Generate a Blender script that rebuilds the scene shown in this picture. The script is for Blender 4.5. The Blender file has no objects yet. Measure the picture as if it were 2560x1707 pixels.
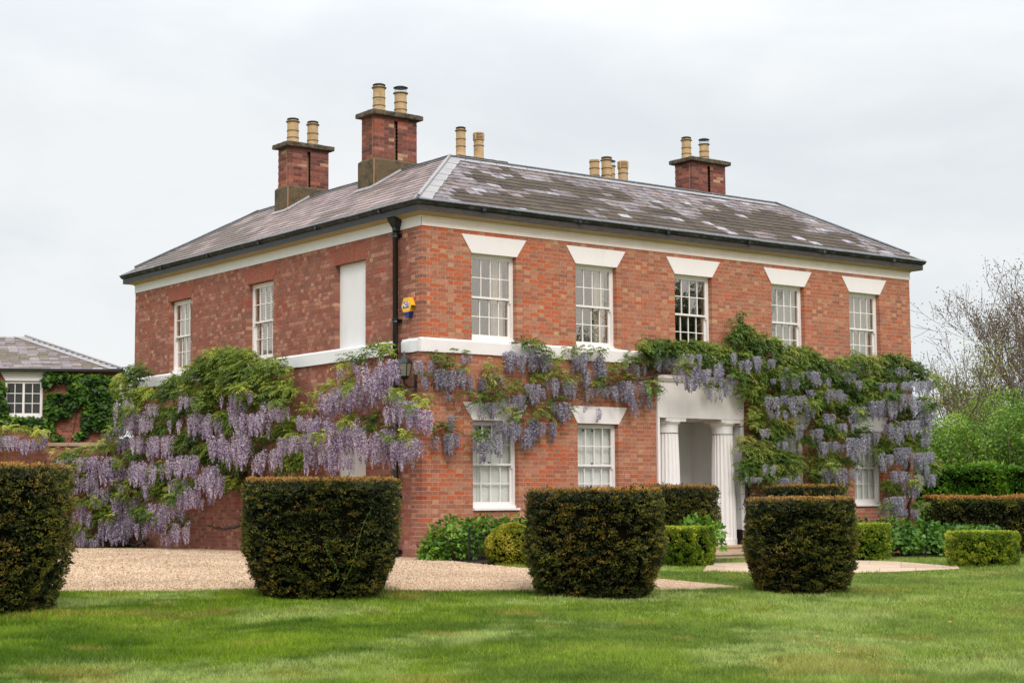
import bpy, math, random
import numpy as np
from mathutils import Vector, Matrix, Euler
random.seed(7); rng = np.random.default_rng(7)
PI = math.pi
scene = bpy.context.scene
col_main = scene.collection

# ------------------------------------------------------------------ camera
CAMP = np.array([-16.929, -24.8957, 1.03436])
YAW, PITCH, ROLL, FPX = 0.651093, 0.0942520, -0.006615, 4189.916
fw = np.array([math.sin(YAW)*math.cos(PITCH), math.cos(YAW)*math.cos(PITCH), math.sin(PITCH)])
r0 = np.array([math.cos(YAW), -math.sin(YAW), 0.0]); u0 = np.cross(r0, fw)
rr = math.cos(ROLL)*r0 + math.sin(ROLL)*u0; uu = -math.sin(ROLL)*r0 + math.cos(ROLL)*u0
cam_d = bpy.data.cameras.new('camera'); cam = bpy.data.objects.new('camera', cam_d)
col_main.objects.link(cam)
cam.matrix_world = Matrix(((rr[0], uu[0], -fw[0], CAMP[0]), (rr[1], uu[1], -fw[1], CAMP[1]), (rr[2], uu[2], -fw[2], CAMP[2]), (0, 0, 0, 1)))
cam_d.sensor_width = 36.0; cam_d.lens = FPX/2560.0*36.0
cam_d.clip_start = 0.1; cam_d.clip_end = 3000
scene.camera = cam
FH = np.array([0.60605623, 0.79542181, 0.0]); RH = np.array([0.79542181, -0.60605623, 0.0])

# ------------------------------------------------------------------ world + sun (thin bright overcast)
SUN_EL, SUN_AZ = math.radians(42), math.radians(205)      # azimuth clockwise from +Y
w = bpy.data.worlds.new('World'); scene.world = w; w.use_nodes = True
nt = w.node_tree; nt.nodes.clear(); N = nt.nodes.new; L = nt.links.new
sky = N('ShaderNodeTexSky'); sky.sky_type = 'NISHITA'; sky.sun_disc = False
sky.sun_elevation = SUN_EL; sky.sun_rotation = SUN_AZ; sky.dust_density = 3.0
tc = N('ShaderNodeTexCoord'); sep = N('ShaderNodeSeparateXYZ'); L(tc.outputs['Generated'], sep.inputs[0])
mp = N('ShaderNodeMapping'); mp.inputs['Scale'].default_value = (2.2, 2.2, 6.0); L(tc.outputs['Generated'], mp.inputs[0])
nz = N('ShaderNodeTexNoise'); nz.inputs['Scale'].default_value = 1.7; nz.inputs['Detail'].default_value = 5; nz.inputs['Roughness'].default_value = 0.56
nz.inputs['Distortion'].default_value = 0.4
L(mp.outputs[0], nz.inputs['Vector'])
cr = N('ShaderNodeValToRGB'); cr.color_ramp.interpolation = 'EASE'
cr.color_ramp.elements[0].position = 0.33; cr.color_ramp.elements[0].color = (6.95, 7.3, 7.55, 1)
cr.color_ramp.elements[1].position = 0.66; cr.color_ramp.elements[1].color = (8.15, 8.3, 8.4, 1)
L(nz.outputs['Fac'], cr.inputs[0])
gr = N('ShaderNodeMapRange'); gr.inputs['From Min'].default_value = 0.22; gr.inputs['From Max'].default_value = 0.95
gr.inputs['To Min'].default_value = 1.0; gr.inputs['To Max'].default_value = 2.6; L(sep.outputs['Z'], gr.inputs['Value'])
mul = N('ShaderNodeVectorMath'); mul.operation = 'SCALE'; L(cr.outputs[0], mul.inputs[0]); L(gr.outputs[0], mul.inputs['Scale'])
mx = N('ShaderNodeMix'); mx.data_type = 'RGBA'; mx.inputs['Factor'].default_value = 0.93
L(sky.outputs[0], mx.inputs['A']); L(mul.outputs[0], mx.inputs['B'])
bg = N('ShaderNodeBackground'); bg.inputs['Strength'].default_value = 0.1; L(mx.outputs['Result'], bg.inputs['Color'])
wo = N('ShaderNodeOutputWorld'); L(bg.outputs[0], wo.inputs[0])
sd = bpy.data.lights.new('sun', 'SUN'); sd.energy = 1.5; sd.angle = math.radians(20); sd.color = (1.0, 0.92, 0.85)
so = bpy.data.objects.new('sun', sd); col_main.objects.link(so)
dvec = Vector((math.sin(SUN_AZ)*math.cos(SUN_EL), math.cos(SUN_AZ)*math.cos(SUN_EL), math.sin(SUN_EL)))
so.rotation_euler = dvec.to_track_quat('Z', 'Y').to_euler(); so.location = (0, -30, 40)
scene.view_settings.view_transform = 'Standard'; scene.view_settings.look = 'None'
scene.view_settings.exposure = 0.2; scene.view_settings.gamma = 1.0
scene.view_settings.use_curve_mapping = False
scene.cycles.max_bounces = 8; scene.cycles.transparent_max_bounces = 12

# ------------------------------------------------------------------ helpers
def zg(x, y):
    x = np.asarray(x, float); y = np.asarray(y, float)
    d = (x-CAMP[0])*FH[0]+(y-CAMP[1])*FH[1]; s = (x-CAMP[0])*RH[0]+(y-CAMP[1])*RH[1]
    a = np.interp(d, [0, 12, 16, 20, 24, 30, 60], [-.6, -.42, -.35, -.25, -.12, 0, 0])
    return a-.025*np.clip(s+1.6, 0, 9)
def lawn_z(x, y):
    x = np.asarray(x, float); y = np.asarray(y, float)
    d = (x-CAMP[0])*FH[0]+(y-CAMP[1])*FH[1]
    k = np.clip((21.5-d)/4, 0, 1)
    return zg(x, y) + k*(.035*np.sin(x*.9+y*.4)*np.cos(y*.7-x*.3)+.02*np.sin(x*2.1-y*1.3))
def hsh(ix, iy, iz):
    n = (ix*374761393 + iy*668265263 + iz*2147483647) & 0xffffffff
    n = ((n ^ (n >> 13))*1274126177) & 0xffffffff
    return ((n ^ (n >> 16)) & 0xffff)/65535.0
def vnoise(p):
    p = np.asarray(p, float); i = np.floor(p).astype(np.int64); f = p-i; f = f*f*(3-2*f); r = 0
    for dx in (0, 1):
        for dy in (0, 1):
            for dz in (0, 1):
                wgt = (f[:, 0] if dx else 1-f[:, 0])*(f[:, 1] if dy else 1-f[:, 1])*(f[:, 2] if dz else 1-f[:, 2])
                r = r + wgt*hsh(i[:, 0]+dx, i[:, 1]+dy, i[:, 2]+dz)
    return r
def fill_mesh(me, V, F, mat, C=None, smooth=False):
    V = np.ascontiguousarray(V, np.float32); n = len(V)
    if isinstance(F, np.ndarray):
        k = F.shape[1]; idx = F.ravel(); st = np.arange(len(F))*k; tot = np.full(len(F), k)
    else:
        tot = np.array([len(f) for f in F]); st = np.concatenate([[0], np.cumsum(tot)[:-1]]); idx = np.array([i for f in F for i in f])
    me.vertices.add(n); me.vertices.foreach_set('co', V.ravel())
    me.loops.add(len(idx)); me.loops.foreach_set('vertex_index', idx.astype(np.int32))
    me.polygons.add(len(tot)); me.polygons.foreach_set('loop_start', st.astype(np.int32))
    me.update(calc_edges=True)
    if C is not None:
        a = me.attributes.new('col', 'FLOAT_COLOR', 'POINT'); C = np.asarray(C, np.float32)
        if C.shape[1] == 3: C = np.hstack([C, np.ones((len(C), 1), np.float32)])
        a.data.foreach_set('color', np.ascontiguousarray(C).ravel())
    if mat: me.materials.append(mat)
    me.polygons.foreach_set('use_smooth', np.full(len(tot), bool(smooth)))
    return me
def tag(o, label=None, cat=None, group=None, kind=None):
    if label: o['label'] = label
    if cat: o['category'] = cat
    if group: o['group'] = group
    if kind: o['kind'] = kind
    return o
def link(o, parent=None):
    col_main.objects.link(o)
    if parent is not None: o.parent = parent
    return o
def mk(name, V, F, mat, parent=None, C=None, smooth=False, kind=None):
    me = bpy.data.meshes.new(name); fill_mesh(me, V, F, mat, C, smooth)
    o = link(bpy.data.objects.new(name, me), parent)
    if kind: o['kind'] = kind
    return o
def empty(name, loc=(0, 0, 0)):
    # parts are built in world coordinates, so a thing's Empty sits at its base and its parts carry the inverse offset
    o = bpy.data.objects.new(name, None); col_main.objects.link(o); o.location = loc; o.empty_display_size = .2
    return o
class Geo:
    def __init__(s): s.V = []; s.F = []; s.C = []; s.n = 0
    def add(s, V, F, c=None):
        V = [tuple(v) for v in V]; s.V += V; s.F += [tuple(i+s.n for i in f) for f in F]; s.n += len(V)
        if c is not None: s.C += [tuple(c)]*len(V)
    def obj(s, name, mat, parent=None, smooth=False, kind=None):
        return mk(name, np.array(s.V), s.F, mat, parent, np.array(s.C) if len(s.C) == len(s.V) and s.C else None, smooth, kind)
BF = [(0, 1, 3, 2), (4, 6, 7, 5), (0, 4, 5, 1), (2, 3, 7, 6), (0, 2, 6, 4), (1, 5, 7, 3)]
class Plane:
    """wall frame: u along the wall, o outwards, z up"""
    def __init__(s, org, u, o): s.org = np.array(org, float); s.u = np.array(u, float); s.o = np.array(o, float)
    def p(s, u, o, z): return s.org+s.u*u+s.o*o+np.array([0, 0, z])
    def boxv(s, u0, u1, o0, o1, z0, z1): return [s.p(u, o, z) for u in (u0, u1) for o in (o0, o1) for z in (z0, z1)]
    def box(s, g, u0, u1, o0, o1, z0, z1, c=None): g.add(s.boxv(u0, u1, o0, o1, z0, z1), BF, c)
    def prism(s, g, pts, o0, o1, c=None):       # pts [(u,z)] polygon
        n = len(pts); V = [s.p(u, o0, z) for u, z in pts]+[s.p(u, o1, z) for u, z in pts]
        g.add(V, [tuple(range(n)), tuple(range(2*n-1, n-1, -1))]+[(i, (i+1) % n, n+(i+1) % n, n+i) for i in range(n)], c)
FRONT = Plane((0, 0, 0), (1, 0, 0), (0, -1, 0)); SIDE = Plane((0, 0, 0), (0, 1, 0), (-1, 0, 0))
def tube(g, pts, rad, n=8, c=None, cap=True):
    pts = [Vector(p) for p in pts]; m = len(pts); rad = rad if hasattr(rad, '__len__') else [rad]*m
    V = []; ref = Vector((0.3, 0.1, 1)).normalized()
    for i, p in enumerate(pts):
        t = (pts[min(i+1, m-1)]-pts[max(i-1, 0)]).normalized()
        a = t.cross(ref)
        if a.length < .05: a = t.cross(Vector((1, 0, 0)))
        a.normalize(); b = t.cross(a)
        for k in range(n):
            th = 2*PI*k/n; V.append(p+(a*math.cos(th)+b*math.sin(th))*rad[i])
    F = [(i*n+k, i*n+(k+1) % n, (i+1)*n+(k+1) % n, (i+1)*n+k) for i in range(m-1) for k in range(n)]
    if cap: F += [tuple(range(n)), tuple((m-1)*n+k for k in range(n-1, -1, -1))]
    g.add(V, F, c)
def lathe(g, x, y, prof, n=24, c=None):
    V = [(x+r*math.cos(2*PI*k/n), y+r*math.sin(2*PI*k/n), z) for r, z in prof for k in range(n)]; m = len(prof)
    g.add(V, [(i*n+k, i*n+(k+1) % n, (i+1)*n+(k+1) % n, (i+1)*n+k) for i in range(m-1) for k in range(n)]+[tuple(range(n-1, -1, -1)), tuple((m-1)*n+k for k in range(n))], c)

# ------------------------------------------------------------------ materials
def S(r, g, b): return tuple(((c/255)/12.92 if c/255 <= .04045 else ((c/255+.055)/1.055)**2.4) for c in (r, g, b))
def mat(name, base=(.5, .5, .5), rough=.8, attr=False, var=.0, vscale=6., spots=None, bump=0., bscale=40., metal=0., transl=0., spec=.5, stretch=None, big=0., coords='Object'):
    m = bpy.data.materials.new(name); m.use_nodes = True; t = m.node_tree; t.nodes.clear()
    n = t.nodes.new; l = t.links.new
    out = n('ShaderNodeOutputMaterial'); b = n('ShaderNodeBsdfPrincipled'); b.inputs['Roughness'].default_value = rough
    b.inputs['Metallic'].default_value = metal; b.inputs['Specular IOR Level'].default_value = spec
    tcn = n('ShaderNodeTexCoord'); vec = tcn.outputs[coords]
    if stretch:
        mpn = n('ShaderNodeMapping'); mpn.inputs['Scale'].default_value = stretch; l(vec, mpn.inputs[0]); vec = mpn.outputs[0]
    if attr:
        a = n('ShaderNodeAttribute'); a.attribute_name = 'col'; c = a.outputs['Color']
    else:
        a = n('ShaderNodeRGB'); a.outputs[0].default_value = (*base, 1); c = a.outputs[0]
    def noise(sc, det=4, rgh=.6):
        q = n('ShaderNodeTexNoise'); q.inputs['Scale'].default_value = sc; q.inputs['Detail'].default_value = det; q.inputs['Roughness'].default_value = rgh
        l(vec, q.inputs['Vector']); return q.outputs['Fac']
    def vary(c, sc, amt):
        mr = n('ShaderNodeMapRange'); mr.inputs['From Min'].default_value = .3; mr.inputs['From Max'].default_value = .7
        mr.inputs['To Min'].default_value = 1-amt; mr.inputs['To Max'].default_value = 1+amt; l(noise(sc), mr.inputs['Value'])
        vm = n('ShaderNodeVectorMath'); vm.operation = 'SCALE'; l(c, vm.inputs[0]); l(mr.outputs[0], vm.inputs['Scale']); return vm.outputs[0]
    if var: c = vary(c, vscale, var)
    if big: c = vary(c, .8, big)
    if spots:
        for (scol, ssc, lo, hi, amt) in spots:
            rp = n('ShaderNodeMapRange'); rp.inputs['From Min'].default_value = lo; rp.inputs['From Max'].default_value = hi; rp.inputs['To Max'].default_value = amt
            l(noise(ssc, 6, .65), rp.inputs['Value'])
            mxn = n('ShaderNodeMix'); mxn.data_type = 'RGBA'; l(rp.outputs[0], mxn.inputs['Factor']); l(c, mxn.inputs['A']); mxn.inputs['B'].default_value = (*scol, 1); c = mxn.outputs['Result']
    l(c, b.inputs['Base Color'])
    if bump:
        bn = n('ShaderNodeBump'); bn.inputs['Strength'].default_value = bump; bn.inputs['Distance'].default_value = .01
        l(noise(bscale, 5, .7), bn.inputs['Height']); l(bn.outputs[0], b.inputs['Normal'])
    sh = b.outputs[0]
    if transl:
        tl = n('ShaderNodeBsdfTranslucent'); l(c, tl.inputs['Color']); ms = n('ShaderNodeMixShader'); ms.inputs[0].default_value = transl
        l(sh, ms.inputs[1]); l(tl.outputs[0], ms.inputs[2]); sh = ms.outputs[0]
    l(sh, out.inputs['Surface']); return m
M = {}
M['brick'] = mat('brick', attr=True, rough=.95, var=.24, vscale=22, big=.08, bump=.5, bscale=70, spec=.2, spots=[(S(74, 60, 52), 16, .60, .76, .5), (S(205, 178, 150), 20, .62, .78, .4)])
M['mortar'] = mat('mortar', S(206, 168, 140), .95, var=.12, vscale=8, bump=.3, spots=[(S(120, 90, 75), 3, .5, .75, .6)])
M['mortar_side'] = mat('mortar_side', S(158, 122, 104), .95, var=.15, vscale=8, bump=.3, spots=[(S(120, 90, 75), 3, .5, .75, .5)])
M['white'] = mat('white_paint', (.84, .775, .765), .55, var=.03, vscale=3, bump=.15, bscale=18, spots=[(S(185, 172, 150), 5, .62, .85, .35), (S(140, 128, 104), 2.2, .60, .8, .22), (S(96, 88, 70), 30, .72, .82, .5)], stretch=(1, 1, .4))
M['white_cool'] = mat('white_paint_side', (.78, .78, .79), .6, var=.03, vscale=3, bump=.15, bscale=18, spots=[(S(150, 150, 145), 4, .60, .85, .3), (S(120, 122, 116), 1.6, .60, .8, .2)], stretch=(1, 1, .4))  # cooler white, used on the side wall's band, frieze and panels
M['joinery'] = mat('joinery_paint', (.82, .775, .755), .35, var=.02)
M['cream'] = mat('cream_paint', S(250, 232, 226), .65, var=.05, vscale=4, bump=.25, bscale=20, spots=[(S(140, 120, 80), 7, .66, .85, .35)])
M['olive_cream'] = mat('olive_cream_paint', S(176, 158, 118), .6, var=.08, vscale=3)
M['fascia'] = mat('fascia_paint', S(58, 50, 47), .55, var=.25, vscale=5, spots=[(S(120, 105, 96), 8, .5, .75, .5)], stretch=(1, 1, 6))
M['fascia_dark'] = mat('fascia_dark_paint', S(40, 42, 46), .5, var=.25, vscale=5, spots=[(S(90, 92, 96), 12, .62, .75, .5)])
M['gutter'] = mat('gutter_iron', S(40, 41, 42), .5, var=.3, vscale=6, spots=[(S(110, 112, 112), 6, .5, .7, .5), (S(205, 190, 150), 13, .7, .76, .8)])
M['lead'] = mat('lead_sheet', S(152, 149, 150), .5, var=.12, vscale=4, bump=.3, bscale=12, spots=[(S(110, 108, 110), 7, .55, .75, .5)])
M['lead_dark'] = mat('lead_weathered', S(84, 86, 90), .55, var=.3, vscale=9, spots=[(S(170, 170, 168), 16, .58, .68, .6)])
M['slate'] = mat('slate', attr=True, rough=.8, var=.18, vscale=12, big=.08, bump=.35, bscale=30, spec=.4)
M['slate_mossy'] = mat('slate_mossy', attr=True, rough=.85, var=.2, vscale=14, big=.1, bump=.5, bscale=40, spec=.25, spots=[(S(84, 74, 64), 5.5, .48, .60, .75), (S(120, 112, 92), 18, .6, .74, .5)])
M['deck'] = mat('roof_deck', S(48, 42, 40), .9)
M['concrete'] = mat('weathered_concrete', S(104, 88, 64), .95, var=.25, vscale=5, bump=.8, bscale=30, spots=[(S(52, 46, 34), 5, .44, .62, .8), (S(150, 122, 66), 9, .58, .72, .5), (S(140, 130, 110), 22, .64, .74, .5)])
M['cap'] = mat('lichened_cap', S(100, 88, 74), .95, var=.3, vscale=12, bump=.8, bscale=40, spots=[(S(46, 40, 32), 9, .42, .6, .8), (S(160, 136, 60), 12, .6, .7, .6), (S(150, 140, 120), 26, .62, .72, .5)])
M['pot'] = mat('buff_clay', S(192, 160, 120), .9, var=.14, vscale=6, spots=[(S(110, 92, 68), 5, .52, .75, .6), (S(216, 196, 160), 9, .6, .75, .4)])
M['pot_band'] = mat('soiled_clay_band', S(128, 112, 86), .9, var=.2, vscale=20)
M['dark_metal'] = mat('dark_metal', S(42, 44, 46), .5)
M['black'] = mat('black_paint', S(26, 27, 29), .35, var=.15, vscale=4)
M['wire'] = mat('galvanised_wire', S(150, 155, 160), .4, metal=.6)
M['stone'] = mat('sandstone', S(196, 172, 146), .85, var=.12, vscale=3, bump=.3, bscale=30, spots=[(S(150, 118, 92), 3, .5, .7, .6)])
M['stone_coping'] = mat('coping_stone', S(168, 140, 118), .9, var=.2, vscale=3, bump=.4)
M['yew'] = mat('yew_needles', attr=True, rough=.55, transl=.12, spec=.35)
M['box'] = mat('box_leaves', attr=True, rough=.5, transl=.25, spec=.4)
M['leaf'] = mat('leaf', attr=True, rough=.5, transl=.32, spec=.4)
M['petal'] = mat('petal', attr=True, rough=.7, transl=.35, spec=.2)
M['dark_core'] = mat('shade_core', S(16, 15, 9), 1, spec=0, bump=1, bscale=25)  # near-black solid: the shade inside shrubs and hedges put into colour
M['bark'] = mat('bark', S(104, 88, 70), .95, var=.25, vscale=14, bump=.8, bscale=30)
M['bark_dark'] = mat('bark_dark', S(72, 58, 48), .95, var=.25, vscale=14, bump=.8, bscale=30)
M['grass_blade'] = mat('grass_blade', attr=True, rough=.5, transl=.35, spec=.3)
M['pebble'] = mat('pebble', attr=True, rough=.85, spec=.2)
M['yellow'] = mat('yellow_plastic', S(240, 178, 40), .4)
M['blue'] = mat('blue_plastic', S(20, 48, 120), .4)
M['logo_white'] = mat('logo_white', (.8, .8, .8), .5)
M['room'] = mat('room_plaster', S(150, 138, 122), .9)
M['room_dark'] = mat('room_dark', S(60, 56, 54), .9)
M['net'] = mat('net_curtain', S(190, 188, 172), .9, var=.06, transl=.3, stretch=(8, 8, .2))
M['curtain'] = mat('curtain_cloth', S(225, 208, 190), .9, var=.05)
M['blind'] = mat('venetian_slat', S(214, 214, 214), .5)
M['grey_wall'] = mat('porch_plaster', (.74, .735, .72), .8, var=.03)
def glass(name='window_glass', base=.24):
    m = bpy.data.materials.new(name); m.use_nodes = True; t = m.node_tree; t.nodes.clear(); n = t.nodes.new; l = t.links.new
    out = n('ShaderNodeOutputMaterial'); tr = n('ShaderNodeBsdfTransparent'); tr.inputs[0].default_value = (.93, .95, .94, 1)
    gl = n('ShaderNodeBsdfGlossy'); gl.inputs['Roughness'].default_value = .015; gl.inputs[0].default_value = (1, .90, .80, 1)
    fr = n('ShaderNodeLayerWeight'); fr.inputs['Blend'].default_value = .5
    pw = n('ShaderNodeMath'); pw.operation = 'POWER'; pw.inputs[1].default_value = 5; l(fr.outputs['Facing'], pw.inputs[0])
    mr = n('ShaderNodeMath'); mr.operation = 'MULTIPLY_ADD'; mr.inputs[1].default_value = .75; mr.inputs[2].default_value = base; mr.use_clamp = True; l(pw.outputs[0], mr.inputs[0])
    nz = n('ShaderNodeTexNoise'); nz.inputs['Scale'].default_value = 5; tcn = n('ShaderNodeTexCoord'); l(tcn.outputs['Object'], nz.inputs[0])
    bn = n('ShaderNodeBump'); bn.inputs['Strength'].default_value = .05; bn.inputs['Distance'].default_value = .02; l(nz.outputs['Fac'], bn.inputs['Height']); l(bn.outputs[0], gl.inputs['Normal'])
    mx = n('ShaderNodeMixShader'); l(mr.outputs[0], mx.inputs[0]); l(tr.outputs[0], mx.inputs[1]); l(gl.outputs[0], mx.inputs[2]); l(mx.outputs[0], out.inputs[0]); return m
M['glass'] = glass(); M['glass_dim'] = glass('dim_reflection_glass', .03)  # dim copy mirrors less, standing in for darker trees and ground reflected

# measured plant positions in world metres: clump = x y z radius height; raceme group = x y z halfwidth length count
LEAF_SIDE = [[-0.42,6.507,1.731,0.358,0.19],[-0.42,6.817,1.938,0.312,0.138],[-0.42,6.38,1.415,0.306,0.135],[-0.42,5.969,1.862,0.25,0.162],[-0.42,6.491,4.032,1.013,0.22],[-0.42,7.236,4.026,0.584,0.224],[-0.42,5.825,3.785,0.644,0.298],[-0.42,4.616,3.704,0.517,0.185],[-0.42,4.387,3.194,0.556,0.209],[-0.42,7.806,3.828,0.651,0.227],[-0.42,6.853,3.679,0.623,0.221],[-0.42,5.94,3.536,0.697,0.218],[-0.42,8.793,3.679,0.622,0.174],[-0.42,9.334,3.466,0.523,0.204],[-0.42,8.386,3.444,0.612,0.172],[-0.42,7.033,3.369,0.628,0.166],[-0.42,5.404,3.081,0.726,0.161],[-0.42,7.598,3.164,0.591,0.168],[-0.42,9.738,2.993,0.59,0.147],[-0.42,8.843,3.014,0.567,0.173],[-0.42,10.61,3.473,0.49,0.21],[-0.42,10.995,4.003,0.438,0.212],[-0.42,6.588,2.767,0.614,0.164],[-0.42,8.229,2.448,0.551,0.17],[-0.42,8.622,2.281,0.616,0.143],[-0.42,7.447,2.129,0.48,0.166],[-0.42,4.765,2.331,0.518,0.131],[-0.42,3.996,2.548,0.365,0.155],[-0.42,3.879,1.761,0.54,0.142],[-0.42,6.341,2.556,0.457,0.136],[-0.42,7.463,2.833,0.429,0.14],[-0.42,9.588,2.679,0.584,0.131],[-0.42,10.151,2.638,0.48,0.133],[-0.42,5.065,3.455,0.575,0.16],[-0.42,9.56,1.697,0.468,0.233],[-0.42,9.758,1.332,0.529,0.292],[-0.42,8.401,1.438,0.445,0.143],[-0.42,10.67,0.841,0.367,0.148],[-0.42,8.581,0.694,0.253,0.071],[-0.42,7.89,1.934,0.381,0.126],[-0.42,9.844,1.855,0.238,0.088],[-0.42,10.933,2.161,0.495,0.165],[-0.42,5.503,2.075,0.196,0.161],[-0.42,3.561,1.915,0.357,0.127],[-0.42,8.978,0.512,0.229,0.115],[-0.42,7.371,1.572,0.213,0.055],[-0.3,11.985,3.226,0.325,0.169],[-0.3,11.744,2.892,0.385,0.168],[-0.3,12.131,3.005,0.262,0.155],[-0.3,11.929,3.807,0.357,0.248],[-0.3,11.764,3.474,0.322,0.184]]
RAC_SIDE = [[-0.78,11.003,3.387,0.224,0.411,5],[-0.78,9.688,3.227,0.282,0.307,5],[-0.78,10.401,3.076,0.471,0.499,12],[-0.78,9.82,2.926,0.283,0.4,7],[-0.78,8.187,3.48,0.198,0.566,3],[-0.78,7.787,3.28,0.195,0.265,4],[-0.78,8.17,2.825,0.329,0.356,4],[-0.78,7.263,2.903,0.379,0.494,11],[-0.78,6.695,2.791,0.308,0.459,8],[-0.78,7.013,3.037,0.188,0.752,4],[-0.78,5.852,3.206,0.209,0.282,4],[-0.78,5.552,3.05,0.293,0.532,9],[-0.78,5.025,2.83,0.455,0.497,16],[-0.78,4.514,2.807,0.223,0.546,8],[-0.78,4.074,3.03,0.327,0.46,8],[-0.78,3.637,2.873,0.24,0.32,8],[-0.78,5.206,3.283,0.432,0.334,8],[-0.78,6.257,2.432,0.331,0.596,14],[-0.78,5.308,2.481,0.404,0.859,19],[-0.78,5.596,2.241,0.206,0.502,5],[-0.78,4.614,2.046,0.14,0.544,5],[-0.78,4.115,2.087,0.354,0.485,12],[-0.78,3.523,2.309,0.186,0.399,5],[-0.78,3.1,2.294,0.156,0.342,5],[-0.78,2.741,2.621,0.153,0.339,4],[-0.78,9.106,2.502,0.579,0.544,19],[-0.78,10.093,2.536,0.428,0.432,11],[-0.78,7.821,2.046,0.674,0.527,23],[-0.78,6.611,1.816,0.427,0.456,9],[-0.78,6.484,1.643,0.243,0.539,8],[-0.78,6.917,1.621,0.218,0.401,8],[-0.78,8.201,1.554,0.197,0.354,5],[-0.78,9.225,1.87,0.172,0.452,5],[-0.78,7.353,1.368,0.191,0.491,7],[-0.78,6.787,1.362,0.155,0.399,3],[-0.78,6.875,1.134,0.063,0.285,1],[-0.78,9.773,1.485,0.176,0.427,4],[-0.78,10.219,1.984,0.607,0.648,18],[-0.78,7.737,1.314,0.13,0.437,5],[-0.78,8.255,1.112,0.361,0.5,11],[-0.78,9.062,1.026,0.509,0.718,18],[-0.78,9.26,0.726,0.344,0.361,7],[-0.78,8.906,0.369,0.102,0.297,1],[-0.78,8.637,0.432,0.101,0.355,3],[-0.78,7.979,0.614,0.163,0.525,3],[-0.78,7.656,0.703,0.096,0.579,3],[-0.78,8.173,0.524,0.066,0.38,1],[-0.78,9.814,0.572,0.141,0.365,4],[-0.78,10.922,3.225,0.26,0.504,6],[-0.78,10.539,2.832,0.219,0.312,5]]
LEAF_GARDEN = [[-1.339,12.783,2.134,0.192,0.123],[-1.439,12.86,1.941,0.165,0.184],[-1.058,12.569,2.229,0.22,0.123],[-0.622,12.237,2.354,0.275,0.154],[-0.392,12.061,2.482,0.248,0.107],[-0.999,12.524,1.68,0.138,0.214],[-0.888,12.44,1.132,0.247,0.183],[-0.581,12.205,1.162,0.22,0.183],[-0.73,12.319,0.778,0.301,0.182],[-0.958,12.492,0.555,0.164,0.153],[-0.3,11.992,1.32,0.192,0.153],[-0.602,12.222,0.841,0.219,0.182],[-0.851,12.411,0.266,0.164,0.106],[-1.078,12.584,1.809,0.11,0.123],[-0.2,11.915,1.512,0.137,0.183],[-1.177,12.66,1.585,0.11,0.183]]
RAC_GARDEN = [[-1.508,12.535,2.062,0.2,0.48,14],[-1.451,12.491,1.614,0.221,0.638,12],[-1.518,12.542,0.976,0.24,0.89,16],[-0.743,11.952,2.152,0.421,0.736,32],[-1.177,12.282,2.091,0.241,0.352,18],[-0.994,12.143,1.77,0.101,0.384,8],[-0.391,11.684,2.566,0.221,0.417,14],[-0.374,11.671,1.19,0.3,0.542,24],[-0.295,11.611,0.966,0.28,0.763,28],[-0.75,11.957,0.715,0.119,0.54,8],[-0.648,11.88,0.683,0.12,0.509,8],[-0.57,11.82,0.523,0.06,0.508,6],[-0.858,12.039,1.13,0.08,0.255,4],[-1.213,12.31,1.037,0.081,0.413,8],[-1.229,12.322,0.401,0.119,0.381,12],[-1.023,12.165,0.209,0.199,0.222,14],[-1.407,12.458,2.125,0.121,0.192,10],[-0.908,12.077,1.067,0.1,0.191,4],[-0.522,11.783,2.792,0.161,0.225,10],[-0.647,11.879,2.632,0.16,0.16,8],[-1.272,12.355,1.644,0.1,0.415,8],[-1.353,12.417,1.933,0.16,0.32,6],[-1.043,12.18,1.61,0.193,0.415,8],[-0.511,11.775,1.926,0.24,0.512,10],[-0.836,12.023,1.417,0.224,0.446,8],[-0.378,11.674,1.477,0.225,0.447,9],[-1.083,12.211,0.845,0.193,0.445,8],[-0.495,11.763,0.649,0.24,0.603,9],[-0.771,11.973,0.334,0.192,0.317,6]]
LEAF_PIPE = [[-0.3,0.856,3.829,0.32,0.124],[-0.3,1.626,3.696,0.212,0.127],[-0.3,2.132,3.578,0.171,0.091],[-0.3,2.686,3.243,0.238,0.084],[-0.3,3.103,3.069,0.163,0.094],[-0.3,3.41,2.807,0.264,0.076],[-0.3,0.65,3.72,0.172,0.106],[-0.3,2.056,3.052,0.186,0.091],[-0.3,1.765,2.597,0.273,0.082],[-0.3,1.06,2.548,0.263,0.088],[-0.3,1.199,2.385,0.265,0.062],[-0.3,0.481,2.376,0.156,0.061],[-0.3,0.414,2.889,0.198,0.087],[-0.3,-0.437,2.808,0.149,0.086],[-0.3,0.082,3.018,0.125,0.052],[-0.3,0.018,2.176,0.139,0.06],[-0.3,4.282,2.604,0.342,0.116],[-0.3,4.199,2.439,0.273,0.077],[-0.3,3.797,2.284,0.168,0.076],[-0.3,2.982,2.375,0.128,0.093],[-0.3,3.991,1.849,0.403,0.086],[-0.3,3.673,1.762,0.199,0.057],[-0.3,4.208,3.21,0.24,0.115],[-0.3,4.374,3.504,0.173,0.136],[-0.3,1.912,3.313,0.153,0.109]]
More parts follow.
